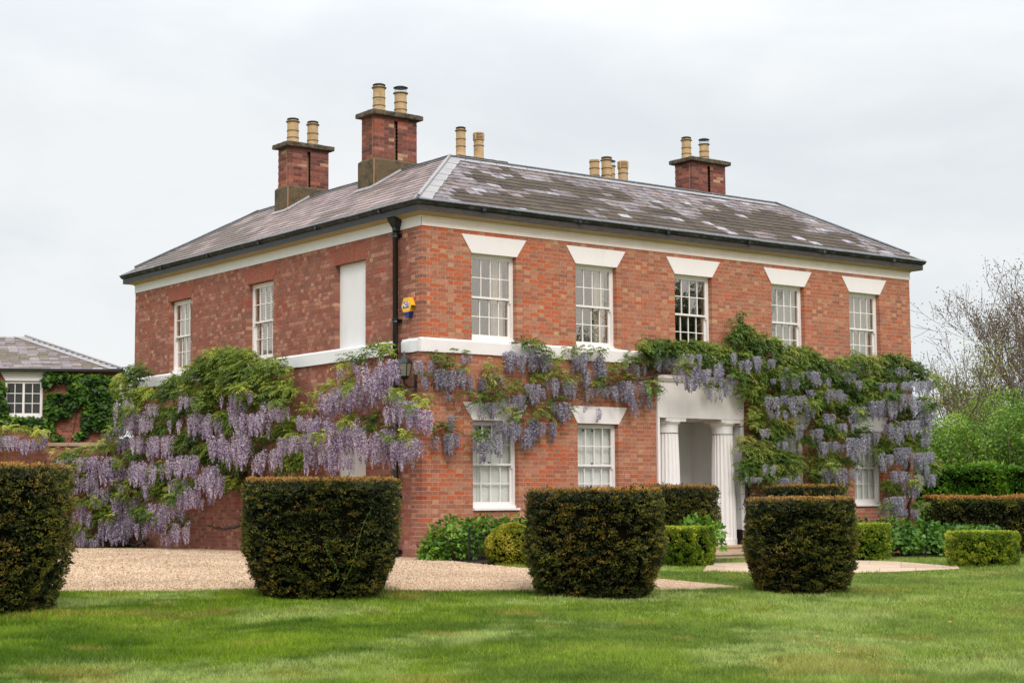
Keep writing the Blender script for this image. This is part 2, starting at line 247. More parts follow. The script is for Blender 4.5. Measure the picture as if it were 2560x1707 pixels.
RAC_PIPE = [[-0.55,0.604,3.501,0.372,0.832,18],[-0.55,0.233,3.585,0.199,0.604,12],[-0.55,0.878,3.538,0.12,0.67,7],[-0.55,1.226,3.506,0.087,0.32,3],[-0.55,1.51,3.639,0.053,0.209,1],[-0.55,1.924,3.515,0.054,0.23,2],[-0.55,2.308,3.096,0.277,0.501,14],[-0.55,1.941,3.171,0.146,0.248,6],[-0.55,1.723,3.063,0.162,0.436,6],[-0.55,1.401,3.121,0.194,0.471,9],[-0.55,1.051,3.213,0.157,0.485,7],[-0.55,3.215,2.693,0.136,0.315,5],[-0.55,2.868,2.677,0.189,0.681,9],[-0.55,2.904,2.386,0.19,0.875,12],[-0.55,2.491,2.622,0.15,0.444,7],[-0.55,2.45,2.235,0.222,0.539,9],[-0.55,2.448,1.888,0.075,0.364,2],[-0.55,1.9,2.52,0.216,0.645,10],[-0.55,2.007,2.068,0.182,0.589,9],[-0.55,1.54,2.43,0.212,0.564,11],[-0.55,1.188,2.547,0.157,0.69,7],[-0.55,1.681,1.964,0.107,0.358,3],[-0.55,1.502,1.865,0.053,0.375,2],[-0.55,0.738,2.306,0.322,0.736,16],[-0.55,0.332,2.328,0.133,0.401,7],[-0.55,0.466,2.022,0.101,0.365,3],[-0.55,0.166,2.14,0.083,0.308,3],[-0.55,-0.097,2.095,0.163,0.486,8],[-0.55,-0.227,1.912,0.13,0.359,5],[-0.55,-0.421,2.121,0.176,0.393,8],[-0.55,-0.613,2.132,0.095,0.373,6],[-0.55,0.1,2.719,0.132,0.364,5],[-0.55,-0.163,2.905,0.163,0.488,8],[-0.55,-0.358,2.804,0.193,0.502,8],[-0.55,-0.646,2.629,0.142,0.409,7],[-0.55,-0.929,2.598,0.094,0.424,5],[-0.55,3.484,2.309,0.098,0.356,4],[-0.55,3.759,2.239,0.079,0.318,3],[-0.55,4.0,2.307,0.12,0.44,4]]
LEAF_FRONT = [[0.253,-0.12,3.614,0.21,0.077],[0.725,-0.12,3.697,0.096,0.068],[0.45,-0.12,3.48,0.169,0.087],[-0.066,-0.12,3.296,0.072,0.048],[0.85,-0.12,3.436,0.118,0.068],[1.41,-0.12,3.522,0.132,0.119],[1.384,-0.12,3.355,0.131,0.088],[2.359,-0.12,3.966,0.321,0.081],[2.923,-0.12,3.673,0.128,0.092],[1.485,-0.12,3.193,0.122,0.108],[1.875,-0.12,3.144,0.202,0.089],[1.278,-0.12,2.896,0.207,0.088],[1.639,-0.12,2.969,0.111,0.069],[2.486,-0.12,3.314,0.161,0.091],[2.866,-0.12,3.414,0.221,0.092],[3.277,-0.12,3.345,0.165,0.082],[3.422,-0.12,3.869,0.179,0.092],[3.985,-0.12,3.896,0.182,0.084],[4.41,-0.12,3.609,0.173,0.073],[4.908,-0.12,3.785,0.189,0.095],[4.262,-0.12,3.361,0.185,0.073],[4.756,-0.12,3.424,0.15,0.074],[3.976,-0.12,3.263,0.157,0.072],[5.447,-0.12,4.012,0.283,0.128],[5.842,-0.12,4.122,0.261,0.086],[5.293,-0.12,3.781,0.153,0.106],[5.462,-0.12,3.228,0.115,0.149],[2.002,-0.12,2.584,0.145,0.089],[2.533,-0.12,2.66,0.115,0.07],[2.997,-0.12,2.95,0.151,0.061],[3.352,-0.12,2.768,0.071,0.091],[2.588,-0.12,2.746,0.184,0.041],[2.829,-0.12,2.583,0.07,0.061],[1.793,-0.12,2.683,0.122,0.069],[0.446,-0.12,2.343,0.211,0.086],[1.223,-0.12,2.256,0.13,0.078],[0.873,-0.12,2.985,0.117,0.049],[2.318,-0.12,2.487,0.079,0.06],[0.078,-0.12,2.255,0.062,0.048],[-0.067,-0.12,2.833,0.104,0.077],[2.269,-0.12,2.948,0.068,0.06]]
RAC_FRONT = [[-0.204,-0.2,3.526,0.06,0.26,3],[0.026,-0.2,3.517,0.037,0.242,2],[-0.084,-0.2,3.23,0.097,0.221,4],[0.246,-0.2,3.385,0.086,0.304,6],[0.493,-0.2,3.375,0.124,0.366,9],[0.717,-0.2,3.404,0.075,0.347,4],[0.93,-0.2,3.311,0.038,0.267,3],[0.818,-0.2,3.655,0.101,0.144,4],[0.491,-0.2,2.928,0.074,0.081,3],[1.196,-0.2,3.26,0.102,0.206,4],[1.556,-0.2,3.336,0.078,0.187,5],[1.951,-0.2,3.792,0.145,0.378,9],[2.133,-0.2,3.527,0.04,0.168,2],[2.375,-0.2,3.833,0.054,0.422,4],[2.59,-0.2,3.78,0.148,0.318,9],[2.215,-0.2,3.783,0.08,0.232,4],[3.494,-0.2,3.737,0.112,0.259,6],[3.635,-0.2,3.852,0.113,0.39,6],[3.631,-0.2,3.527,0.056,0.325,3],[4.03,-0.2,3.805,0.1,0.48,8],[4.954,-0.2,3.671,0.147,0.222,6],[4.661,-0.2,3.658,0.073,0.088,3],[5.645,-0.2,3.993,0.259,0.405,20],[2.263,-0.2,3.196,0.079,0.169,3],[2.396,-0.2,3.201,0.12,0.38,8],[2.023,-0.2,2.978,0.132,0.209,6],[1.839,-0.2,2.93,0.065,0.208,3],[2.65,-0.2,3.125,0.054,0.19,3],[2.692,-0.2,3.296,0.068,0.169,2],[2.882,-0.2,3.325,0.082,0.298,5],[3.252,-0.2,3.275,0.138,0.279,7],[3.068,-0.2,2.862,0.179,0.362,10],[2.904,-0.2,2.836,0.068,0.212,4],[1.423,-0.2,2.814,0.103,0.269,5],[0.965,-0.2,2.698,0.037,0.123,1],[1.116,-0.2,2.702,0.026,0.205,2],[1.592,-0.2,2.881,0.038,0.166,2],[3.71,-0.2,3.162,0.049,0.216,2],[3.837,-0.2,3.188,0.049,0.173,2],[4.049,-0.2,3.174,0.042,0.152,2],[4.163,-0.2,3.222,0.043,0.24,2],[4.364,-0.2,3.229,0.115,0.263,6],[4.626,-0.2,3.348,0.117,0.461,8],[4.83,-0.2,3.312,0.073,0.64,5],[4.912,-0.2,2.983,0.029,0.33,2],[5.066,-0.2,3.343,0.103,0.266,4],[5.211,-0.2,3.215,0.074,0.378,4],[1.627,-0.2,2.488,0.104,0.227,5],[1.783,-0.2,2.471,0.104,0.332,6],[1.992,-0.2,2.434,0.118,0.229,5],[2.228,-0.2,2.377,0.067,0.439,6],[2.363,-0.2,2.568,0.067,0.503,7],[2.522,-0.2,2.488,0.081,0.252,4],[2.819,-0.2,2.495,0.095,0.296,6],[0.502,-0.2,2.563,0.037,0.242,3],[0.132,-0.2,2.173,0.043,0.201,2],[0.439,-0.2,2.239,0.092,0.383,9],[0.587,-0.2,2.241,0.056,0.242,4],[1.012,-0.2,2.147,0.057,0.204,3],[1.138,-0.2,2.088,0.064,0.306,4],[1.278,-0.2,2.131,0.051,0.246,3],[1.522,-0.2,2.238,0.058,0.37,4],[1.446,-0.2,2.319,0.051,0.041,2],[3.593,-0.2,2.857,0.028,0.173,1],[3.958,-0.2,2.781,0.035,0.217,2]]
LEAF_DENSE = [[5.499,-0.28,3.973,0.386,0.12],[6.068,-0.28,4.001,0.328,0.107],[6.688,-0.28,4.031,0.336,0.109],[6.684,-0.28,3.86,0.235,0.076],[7.237,-0.28,3.827,0.205,0.096],[8.197,-0.28,3.314,0.211,0.139],[8.397,-0.28,3.086,0.195,0.125],[8.494,-0.28,3.559,0.214,0.126],[8.211,-0.28,3.812,0.212,0.14],[8.784,-0.28,3.453,0.179,0.112],[5.127,-0.28,4.039,0.174,0.145],[5.69,-0.28,4.095,0.389,0.08],[6.379,-0.28,4.102,0.365,0.108],[7.005,-0.28,4.076,0.374,0.123],[7.571,-0.28,4.307,0.208,0.166],[7.859,-0.28,4.439,0.315,0.153],[7.779,-0.28,4.522,0.175,0.098],[8.057,-0.28,4.215,0.389,0.168],[8.473,-0.28,4.266,0.358,0.168],[8.723,-0.28,4.219,0.216,0.17],[7.4,-0.28,3.95,0.31,0.125],[7.97,-0.28,4.006,0.316,0.111],[9.315,-0.28,4.129,0.443,0.143],[9.01,-0.28,3.936,0.401,0.17],[9.658,-0.28,4.056,0.372,0.172],[10.089,-0.28,3.894,0.34,0.187],[9.734,-0.28,3.758,0.299,0.144],[10.303,-0.28,3.691,0.265,0.173],[9.299,-0.28,3.651,0.405,0.142],[8.876,-0.28,3.723,0.29,0.141],[10.893,-0.28,3.929,0.311,0.176],[11.353,-0.28,4.042,0.355,0.147],[11.813,-0.28,3.969,0.36,0.208],[12.382,-0.28,4.089,0.326,0.149],[12.762,-0.28,4.042,0.33,0.182],[13.242,-0.28,3.936,0.271,0.167],[13.528,-0.28,3.756,0.19,0.137],[10.611,-0.28,3.581,0.345,0.145],[11.055,-0.28,3.414,0.429,0.175],[11.75,-0.28,3.562,0.399,0.178],[12.226,-0.28,3.737,0.364,0.149],[12.844,-0.28,3.698,0.33,0.106],[11.504,-0.28,3.182,0.355,0.162],[10.157,-0.28,3.322,0.378,0.173],[9.725,-0.28,3.487,0.336,0.144],[9.116,-0.28,3.257,0.328,0.127],[9.493,-0.28,3.001,0.258,0.156],[10.37,-0.28,3.087,0.266,0.129],[10.774,-0.28,3.129,0.308,0.145],[9.886,-0.28,3.072,0.261,0.129],[9.062,-0.28,2.899,0.254,0.127],[11.037,-0.28,2.923,0.31,0.116],[11.787,-0.28,3.315,0.319,0.119],[12.446,-0.28,3.337,0.367,0.105],[12.814,-0.28,3.002,0.287,0.135],[12.852,-0.28,2.783,0.206,0.105],[8.264,-0.28,2.79,0.264,0.153],[8.134,-0.28,2.554,0.175,0.138],[8.926,-0.28,2.601,0.27,0.196],[8.625,-0.28,2.359,0.321,0.167],[9.133,-0.28,2.457,0.2,0.155],[7.918,-0.28,2.173,0.279,0.137],[8.325,-0.28,2.062,0.389,0.153],[8.737,-0.28,1.921,0.394,0.167],[7.988,-0.28,1.74,0.314,0.179],[8.603,-0.28,1.628,0.393,0.181],[9.24,-0.28,1.809,0.292,0.14],[9.234,-0.28,1.632,0.274,0.14],[7.819,-0.28,1.508,0.173,0.124],[8.185,-0.28,1.481,0.281,0.11],[9.857,-0.28,2.232,0.279,0.143],[10.352,-0.28,2.572,0.341,0.158],[10.703,-0.28,2.428,0.268,0.129],[10.133,-0.28,2.627,0.188,0.144],[10.195,-0.28,1.877,0.338,0.114],[10.905,-0.28,1.823,0.309,0.101],[10.376,-0.28,1.999,0.264,0.115],[9.965,-0.28,1.576,0.186,0.17],[10.221,-0.28,1.367,0.282,0.157],[10.524,-0.28,1.187,0.19,0.1],[10.707,-0.28,1.338,0.115,0.144],[11.199,-0.28,2.406,0.195,0.131],[12.212,-0.28,2.269,0.241,0.178],[12.018,-0.28,2.111,0.24,0.118],[12.39,-0.28,2.023,0.162,0.118],[12.827,-0.28,2.216,0.184,0.12],[13.163,-0.28,2.158,0.145,0.12],[12.652,-0.28,2.59,0.245,0.119],[12.36,-0.28,1.308,0.323,0.118],[12.592,-0.28,1.183,0.202,0.148],[13.122,-0.28,2.347,0.207,0.18],[13.462,-0.28,2.321,0.146,0.121],[13.551,-0.28,3.182,0.189,0.167],[13.731,-0.28,1.752,0.19,0.151],[13.299,-0.28,0.867,0.249,0.09],[13.575,-0.28,1.561,0.188,0.106],[7.794,-0.28,3.561,0.226,0.111],[8.039,-0.28,3.542,0.175,0.083],[7.026,-0.28,3.33,0.236,0.068],[6.838,-0.28,3.724,0.236,0.067],[7.703,-0.28,3.21,0.104,0.138],[8.028,-0.28,3.162,0.175,0.084],[7.554,-0.28,3.668,0.172,0.083],[7.662,-0.28,4.691,0.077,0.078],[7.809,-0.28,4.846,0.052,0.078],[11.477,-0.28,2.504,0.157,0.087],[12.054,-0.28,1.864,0.12,0.088]]
RAC_DENSE = [[5.65,-0.72,3.615,0.075,0.305,3],[5.95,-0.72,3.516,0.105,0.362,5],[6.143,-0.72,3.636,0.096,0.419,4],[6.034,-0.72,3.883,0.153,0.196,4],[6.334,-0.72,3.588,0.145,0.281,7],[6.606,-0.72,3.627,0.156,0.31,7],[6.725,-0.72,3.717,0.098,0.311,3],[6.825,-0.72,3.778,0.059,0.198,2],[6.402,-0.72,3.226,0.087,0.224,3],[6.596,-0.72,3.233,0.176,0.225,4],[6.951,-0.72,3.33,0.098,0.283,3],[6.956,-0.72,3.529,0.079,0.171,3],[7.152,-0.72,3.48,0.119,0.143,3],[7.125,-0.72,3.963,0.07,0.2,3],[7.481,-0.72,3.836,0.111,0.258,4],[7.868,-0.72,3.94,0.082,0.289,5],[8.236,-0.72,3.899,0.072,0.189,3],[8.285,-0.72,3.495,0.052,0.116,3],[8.662,-0.72,3.568,0.21,0.263,8],[8.751,-0.72,3.747,0.063,0.147,2],[9.536,-0.72,3.691,0.097,0.267,6],[9.3,-0.72,3.682,0.107,0.148,3],[9.813,-0.72,3.554,0.109,0.179,4],[10.523,-0.72,3.702,0.112,0.212,6],[10.966,-0.72,3.553,0.091,0.198,5],[10.111,-0.72,3.326,0.121,0.24,7],[10.35,-0.72,3.244,0.089,0.15,4],[9.372,-0.72,3.3,0.065,0.147,3],[8.191,-0.72,3.115,0.104,0.26,7],[8.586,-0.72,3.157,0.063,0.175,4],[8.772,-0.72,3.104,0.074,0.321,4],[9.07,-0.72,3.172,0.117,0.205,5],[7.967,-0.72,2.447,0.092,0.173,4],[8.389,-0.72,2.831,0.156,0.173,7],[9.02,-0.72,2.936,0.063,0.117,2],[9.34,-0.72,2.975,0.086,0.265,5],[10.048,-0.72,2.816,0.121,0.208,6],[10.899,-0.72,2.99,0.113,0.333,6],[10.757,-0.72,2.805,0.09,0.212,2],[11.497,-0.72,3.129,0.173,0.367,7],[11.87,-0.72,3.202,0.14,0.523,8],[12.439,-0.72,3.313,0.239,0.342,11],[12.839,-0.72,3.17,0.132,0.282,7],[12.955,-0.72,3.612,0.145,0.283,8],[12.594,-0.72,3.599,0.156,0.219,5],[12.275,-0.72,3.897,0.071,0.186,3],[11.931,-0.72,3.543,0.176,0.185,6],[12.26,-0.72,3.555,0.107,0.186,4],[13.369,-0.72,3.628,0.086,0.19,6],[13.097,-0.72,3.021,0.195,0.408,10],[12.992,-0.72,2.83,0.181,0.313,7],[12.366,-0.72,2.721,0.13,0.309,6],[12.651,-0.72,2.728,0.108,0.311,5],[13.194,-0.72,2.49,0.122,0.251,6],[13.017,-0.72,2.33,0.073,0.187,3],[12.029,-0.72,2.56,0.153,0.338,6],[11.754,-0.72,2.646,0.116,0.215,4],[9.028,-0.72,2.556,0.075,0.263,4],[9.645,-0.72,2.481,0.141,0.237,7],[9.744,-0.72,2.217,0.087,0.325,5],[10.349,-0.72,2.615,0.222,0.18,5],[10.604,-0.72,2.32,0.202,0.42,10],[10.049,-0.72,2.221,0.098,0.208,4],[10.332,-0.72,2.166,0.1,0.149,3],[10.681,-0.72,1.991,0.146,0.18,4],[11.057,-0.72,2.419,0.103,0.393,4],[11.402,-0.72,2.486,0.08,0.213,3],[9.832,-0.72,1.656,0.142,0.295,5],[10.226,-0.72,1.659,0.121,0.327,5],[10.712,-0.72,1.632,0.112,0.21,5],[11.542,-0.72,2.001,0.058,0.365,3],[11.818,-0.72,1.974,0.082,0.214,4],[12.293,-0.72,2.133,0.189,0.369,12],[12.81,-0.72,2.016,0.241,0.31,11],[13.125,-0.72,2.051,0.121,0.219,6],[13.038,-0.72,1.738,0.133,0.218,5],[12.129,-0.72,1.609,0.282,0.245,11],[12.932,-0.72,1.52,0.362,0.248,13],[13.296,-0.72,1.553,0.085,0.156,4],[12.541,-0.72,1.334,0.131,0.278,7],[12.012,-0.72,1.059,0.21,0.427,14],[11.585,-0.72,0.818,0.115,0.212,3],[12.328,-0.72,0.781,0.07,0.153,3],[12.635,-0.72,0.779,0.06,0.215,3],[8.719,-0.72,1.447,0.178,0.173,6],[7.636,-0.72,1.473,0.12,0.114,4],[8.149,-0.72,1.703,0.072,0.172,3],[8.007,-0.72,1.731,0.051,0.172,2],[8.535,-0.72,2.197,0.104,0.144,4]]
LEAF_IVY = [[3.319,25.557,4.962,0.225,0.142],[3.775,25.341,4.967,0.306,0.118],[4.211,25.135,4.921,0.288,0.143],[4.648,24.928,4.925,0.289,0.131],[5.022,24.751,4.829,0.186,0.166],[3.236,25.596,4.788,0.121,0.118],[4.106,25.185,4.646,0.288,0.189],[4.653,24.926,4.575,0.309,0.214],[5.028,24.749,4.403,0.145,0.238],[3.459,25.491,4.367,0.225,0.119],[3.893,25.285,4.346,0.184,0.142],[4.329,25.079,4.324,0.267,0.189],[4.769,24.871,4.152,0.268,0.19],[3.288,25.572,4.267,0.122,0.142],[3.853,25.304,4.122,0.245,0.118],[3.292,25.57,4.019,0.142,0.142],[3.424,25.507,3.871,0.224,0.142],[3.727,25.364,3.873,0.184,0.118],[4.443,25.025,4.026,0.205,0.142],[4.403,25.044,3.777,0.225,0.142],[4.773,24.869,3.828,0.268,0.19],[5.035,24.746,3.929,0.124,0.19],[4.559,24.97,3.529,0.226,0.142],[4.887,24.815,3.53,0.206,0.142],[2.609,25.892,3.645,0.404,0.083],[2.181,26.095,3.644,0.201,0.093],[2.934,25.739,3.548,0.263,0.117],[3.259,25.585,3.401,0.183,0.141],[1.994,26.183,4.505,0.1,0.188],[2.022,26.17,4.136,0.101,0.187],[2.05,26.157,3.816,0.1,0.14],[1.967,26.196,4.752,0.061,0.093],[3.567,25.439,3.056,0.143,0.105],[4.087,25.194,3.081,0.092,0.07],[4.194,25.143,3.205,0.122,0.094],[3.255,25.587,3.648,0.122,0.118],[4.342,25.073,3.454,0.123,0.142],[1.524,26.405,4.502,0.301,0.702],[1.648,26.347,3.642,0.401,0.186]]
LEAF_LEFT = [[-2.544,13.576,2.798,0.126,0.106],[-2.293,13.384,2.778,0.157,0.097],[-2.042,13.193,2.738,0.158,0.097],[-1.894,13.08,2.719,0.072,0.07],[-2.567,13.593,2.391,0.095,0.07],[-2.748,13.731,2.633,0.126,0.141],[-1.95,13.123,2.571,0.078,0.088],[-1.695,12.929,2.273,0.078,0.052],[-2.955,13.889,2.672,0.158,0.159]]
RAC_LEFT = [[-2.607,13.498,2.628,0.111,0.388,8],[-2.431,13.363,2.608,0.121,0.37,10],[-2.223,13.205,2.532,0.119,0.369,9],[-2.032,13.06,2.53,0.092,0.332,7],[-1.902,12.96,2.659,0.074,0.425,8],[-2.813,13.655,2.611,0.138,0.369,9]]
BRANCH_FRONT = [[[5.85,-0.1,3.581],[5.156,-0.1,3.419],[4.713,-0.1,3.336],[3.652,-0.1,3.123],[3.427,-0.1,3.029],[2.74,-0.1,2.879],[2.337,-0.1,2.804],[1.912,-0.1,2.645]],[[2.337,-0.1,2.804],[1.706,-0.1,2.973],[1.344,-0.1,2.951],[0.987,-0.1,2.785],[0.71,-0.1,2.593],[0.361,-0.1,2.382]],[[0.863,-0.1,3.191],[1.191,-0.1,2.977],[1.344,-0.1,2.951]],[[0.536,-0.1,2.935],[0.71,-0.1,2.593]],[[0.119,-0.1,3.528],[0.291,-0.1,3.454],[0.168,-0.1,3.347]],[[3.483,-0.1,3.031],[3.846,-0.1,2.912],[4.129,-0.1,2.877]],[[2.74,-0.1,2.879],[3.151,-0.1,3.063],[3.711,-0.1,3.341],[4.109,-0.1,3.444]],[[1.912,-0.1,2.645],[2.23,-0.1,2.779],[2.306,-0.1,2.382]],[[5.156,-0.1,3.419],[5.338,-0.1,3.627],[5.761,-0.1,3.69]],[[2.876,-0.1,2.862],[2.689,-0.1,3.132],[2.341,-0.1,3.289]],[[1.546,-0.1,2.263],[1.728,-0.1,2.37],[1.912,-0.1,2.562]]]
BRANCH_DENSE = [[[8.047,-0.12,0.991],[8.142,-0.12,1.454],[8.285,-0.12,2.154],[8.429,-0.12,2.86],[8.485,-0.12,3.333],[8.872,-0.12,3.644],[9.049,-0.12,3.889]],[[8.285,-0.12,2.154],[8.593,-0.12,2.747],[9.028,-0.12,3.233]],[[8.485,-0.12,3.333],[8.033,-0.12,3.434],[7.386,-0.12,3.526],[6.209,-0.12,3.622],[5.259,-0.12,3.443]],[[13.139,-0.12,0.523],[13.221,-0.12,1.278],[13.111,-0.12,2.067],[13.285,-0.12,2.704],[13.071,-0.12,3.366],[12.647,-0.12,3.605]],[[10.256,-0.12,1.129],[10.194,-0.12,1.881],[10.316,-0.12,2.85],[9.895,-0.12,3.382],[9.468,-0.12,3.607]],[[10.316,-0.12,2.85],[11.233,-0.12,3.306],[12.401,-0.12,3.407],[13.118,-0.12,3.336]],[[12.556,-0.12,1.434],[12.849,-0.12,1.592],[13.19,-0.12,1.657]],[[13.285,-0.12,2.704],[13.691,-0.12,3.002],[13.992,-0.12,3.074]]]
BRANCH_SIDE = [[[-0.2,5.758,0.032],[-0.2,5.885,0.676],[-0.2,5.953,1.24],[-0.2,6.315,1.585],[-0.2,6.866,1.826],[-0.2,7.432,2.131],[-0.2,7.891,2.738],[-0.2,7.776,3.328]],[[-0.2,5.953,1.24],[-0.2,5.612,1.799],[-0.2,5.336,2.635],[-0.2,5.638,3.498]],[[-0.2,6.315,1.585],[-0.2,6.856,1.305],[-0.2,7.287,1.192]],[[-0.2,6.197,1.641],[-0.2,6.738,1.534],[-0.2,7.733,1.401],[-0.2,9.042,1.264],[-0.2,10.427,1.119]],[[-0.2,5.885,0.676],[-0.2,6.476,0.53],[-0.2,7.085,0.467],[-0.2,7.841,0.519]],[[-0.2,6.314,1.528],[-0.2,6.613,1.36],[-0.2,7.102,1.278]],[[-0.2,6.074,1.383],[-0.2,6.305,1.015],[-0.2,6.294,0.39]],[[-0.2,5.885,0.676],[-0.2,4.758,1.782],[-0.2,3.674,2.028]],[[-0.2,6.866,1.826],[-0.2,9.062,2.023],[-0.2,10.822,2.224],[-0.2,11.498,2.563]],[[-0.2,11.119,0.082],[-0.2,11.434,0.648],[-0.2,11.011,1.28],[-0.2,11.184,2.075],[-0.2,11.52,3.206],[-0.2,11.542,3.853]],[[-0.2,10.831,0.212],[-0.2,11.413,0.046],[-0.2,12.246,0.063]]]
BRANCH_PIPE = [[[-0.2,4.694,1.846],[-0.2,4.371,2.244],[-0.2,4.011,2.434],[-0.2,3.578,2.618],[-0.2,2.812,2.978],[-0.2,2.219,3.335],[-0.2,1.713,3.496],[-0.2,1.01,3.714]],[[-0.2,4.011,2.434],[-0.2,3.188,2.305],[-0.2,2.435,2.376],[-0.2,1.356,2.431],[-0.2,0.667,2.422],[-0.2,0.233,2.203]],[[-0.2,2.812,2.978],[-0.2,2.07,2.651],[-0.2,1.356,2.525],[-0.2,0.668,2.868],[-0.2,0.1,3.004],[-0.2,-0.322,3.035]]]
BRANCH_GARDEN = [[[-0.068,12.003,0.065],[-0.377,12.238,0.099],[-0.557,12.376,0.133],[-0.744,12.518,0.649],[-0.653,12.449,1.615],[-0.534,12.358,2.327]],[[-0.653,12.449,1.615],[-0.967,12.689,1.941],[-1.048,12.75,2.136]],[[-0.645,12.443,0.97],[-0.263,12.152,1.354],[-0.09,12.02,1.934]],[[-0.744,12.518,0.649],[-0.973,12.693,0.49]]]
GRAVEL_NEAR = [[-10.732,-0.816],[-8.653,-2.662],[-7.938,-3.377],[-7.017,-4.114],[-6.009,-4.684],[-4.941,-5.797],[-4.109,-6.458],[-3.091,-6.874],[-1.536,-7.543],[-0.624,-7.768],[0.145,-7.777]]
GRAVEL_FAR = [[-6.238,16.771],[-2.92,12.8],[-1.772,11.427],[-0.401,9.786],[0.494,7.368],[0.089,0.203],[-0.075,-1.611],[-0.027,-3.209],[0.139,-4.722],[0.297,-5.934],[0.255,-7.667]]
PAVE_NEAR = [[2.245,-4.817],[2.714,-5.208],[3.475,-5.817],[4.43,-6.082],[5.773,-6.056],[7.313,-6.025]]
PAVE_FAR = [[3.957,-3.171],[5.028,-2.894],[6.992,-2.535],[8.773,-2.472],[8.931,-3.343],[7.859,-5.557]]
# ------------------------------------------------------------------ ground
def lawn_mat():
    m = bpy.data.materials.new('lawn_turf'); m.use_nodes = True; t = m.node_tree; t.nodes.clear(); n = t.nodes.new; l = t.links.new
    out = n('ShaderNodeOutputMaterial'); b = n('ShaderNodeBsdfPrincipled'); b.inputs['Roughness'].default_value = .9; b.inputs['Specular IOR Level'].default_value = .15
    tcn = n('ShaderNodeTexCoord')
    def ns(sc, det=4, r=.6):
        q = n('ShaderNodeTexNoise'); q.inputs['Scale'].default_value = sc; q.inputs['Detail'].default_value = det; q.inputs['Roughness'].default_value = r; l(tcn.outputs['Object'], q.inputs['Vector']); return q.outputs['Fac']
    def ramp(fac, stops):
        c = n('ShaderNodeValToRGB'); l(fac, c.inputs[0])
        while len(c.color_ramp.elements) < len(stops): c.color_ramp.elements.new(.5)
        for e, (p, co) in zip(c.color_ramp.elements, stops): e.position = p; e.color = (*co, 1)
        return c.outputs[0]
    a = ramp(ns(.6, 6, .62), [(.3, S(78, 104, 16)), (.48, S(102, 124, 30)), (.62, S(128, 144, 74)), (.75, S(128, 136, 60))])
    f = ramp(ns(60, 3), [(.3, (.30, .31, .27)), (.7, (.72, .74, .62))])
    mu = n('ShaderNodeMix'); mu.data_type = 'RGBA'; mu.blend_type = 'MULTIPLY'; mu.inputs['Factor'].default_value = 1; l(a, mu.inputs['A']); l(f, mu.inputs['B'])
    l(mu.outputs['Result'], b.inputs['Base Color']); bn = n('ShaderNodeBump'); bn.inputs['Strength'].default_value = .8; bn.inputs['Distance'].default_value = .02
    l(ns(90, 3), bn.inputs['Height']); l(bn.outputs[0], b.inputs['Normal']); l(b.outputs[0], out.inputs[0]); return m
M['lawn'] = lawn_mat()
def terrain():
    ax = np.concatenate([np.linspace(-900, -60, 12), np.linspace(-50, -26, 7), np.arange(-24, 30.01, .4), np.linspace(34, 60, 7), np.linspace(80, 900, 12)])
    X, Y = np.meshgrid(ax, ax, indexing='ij'); Z = lawn_z(X, Y)
    n = len(ax); V = np.stack([X, Y, Z], -1).reshape(-1, 3); i = np.arange(n-1)
    A = (i[:, None]*n+i[None, :]).ravel(); F = np.stack([A, A+n, A+n+1, A+1], 1)
    return mk('lawn', V, F, M['lawn'], smooth=True, kind='structure')
terrain()
GN = np.array(GRAVEL_NEAR); GF = np.array(GRAVEL_FAR)
def ruled(near, far, nu, nv, dz, name, material):
    near = np.array(near, float); far = np.array(far, float)
    def resamp(P, n):
        t = np.linspace(0, 1, len(P)); s = np.linspace(0, 1, n); return np.stack([np.interp(s, t, P[:, 0]), np.interp(s, t, P[:, 1])], 1)
    a = resamp(near, nu); b = resamp(far, nu); tt = np.linspace(0, 1, nv)[None, :, None]
    P = a[:, None, :]*(1-tt)+b[:, None, :]*tt; Z = zg(P[..., 0], P[..., 1])+dz
    V = np.concatenate([P, Z[..., None]], -1).reshape(-1, 3); i = np.arange(nu-1)[:, None]; j = np.arange(nv-1)[None, :]; A = (i*nv+j).ravel()
    F = np.stack([A, A+nv, A+nv+1, A+1], 1)
    return mk(name, V, F, material, smooth=True, kind='structure'), P
M['gravel'] = mat('gravel_bed', S(160, 132, 106), .95, var=.25, vscale=50, bump=1, bscale=60, spots=[(S(110, 84, 62), 35, .55, .7, .7)])
farg = [list(p) for p in GF]; farg[0] = [-20.5, 13.5]; 
gp, GP = ruled(GN, GF, 60, 30, .012, 'gravel_drive', M['gravel'])
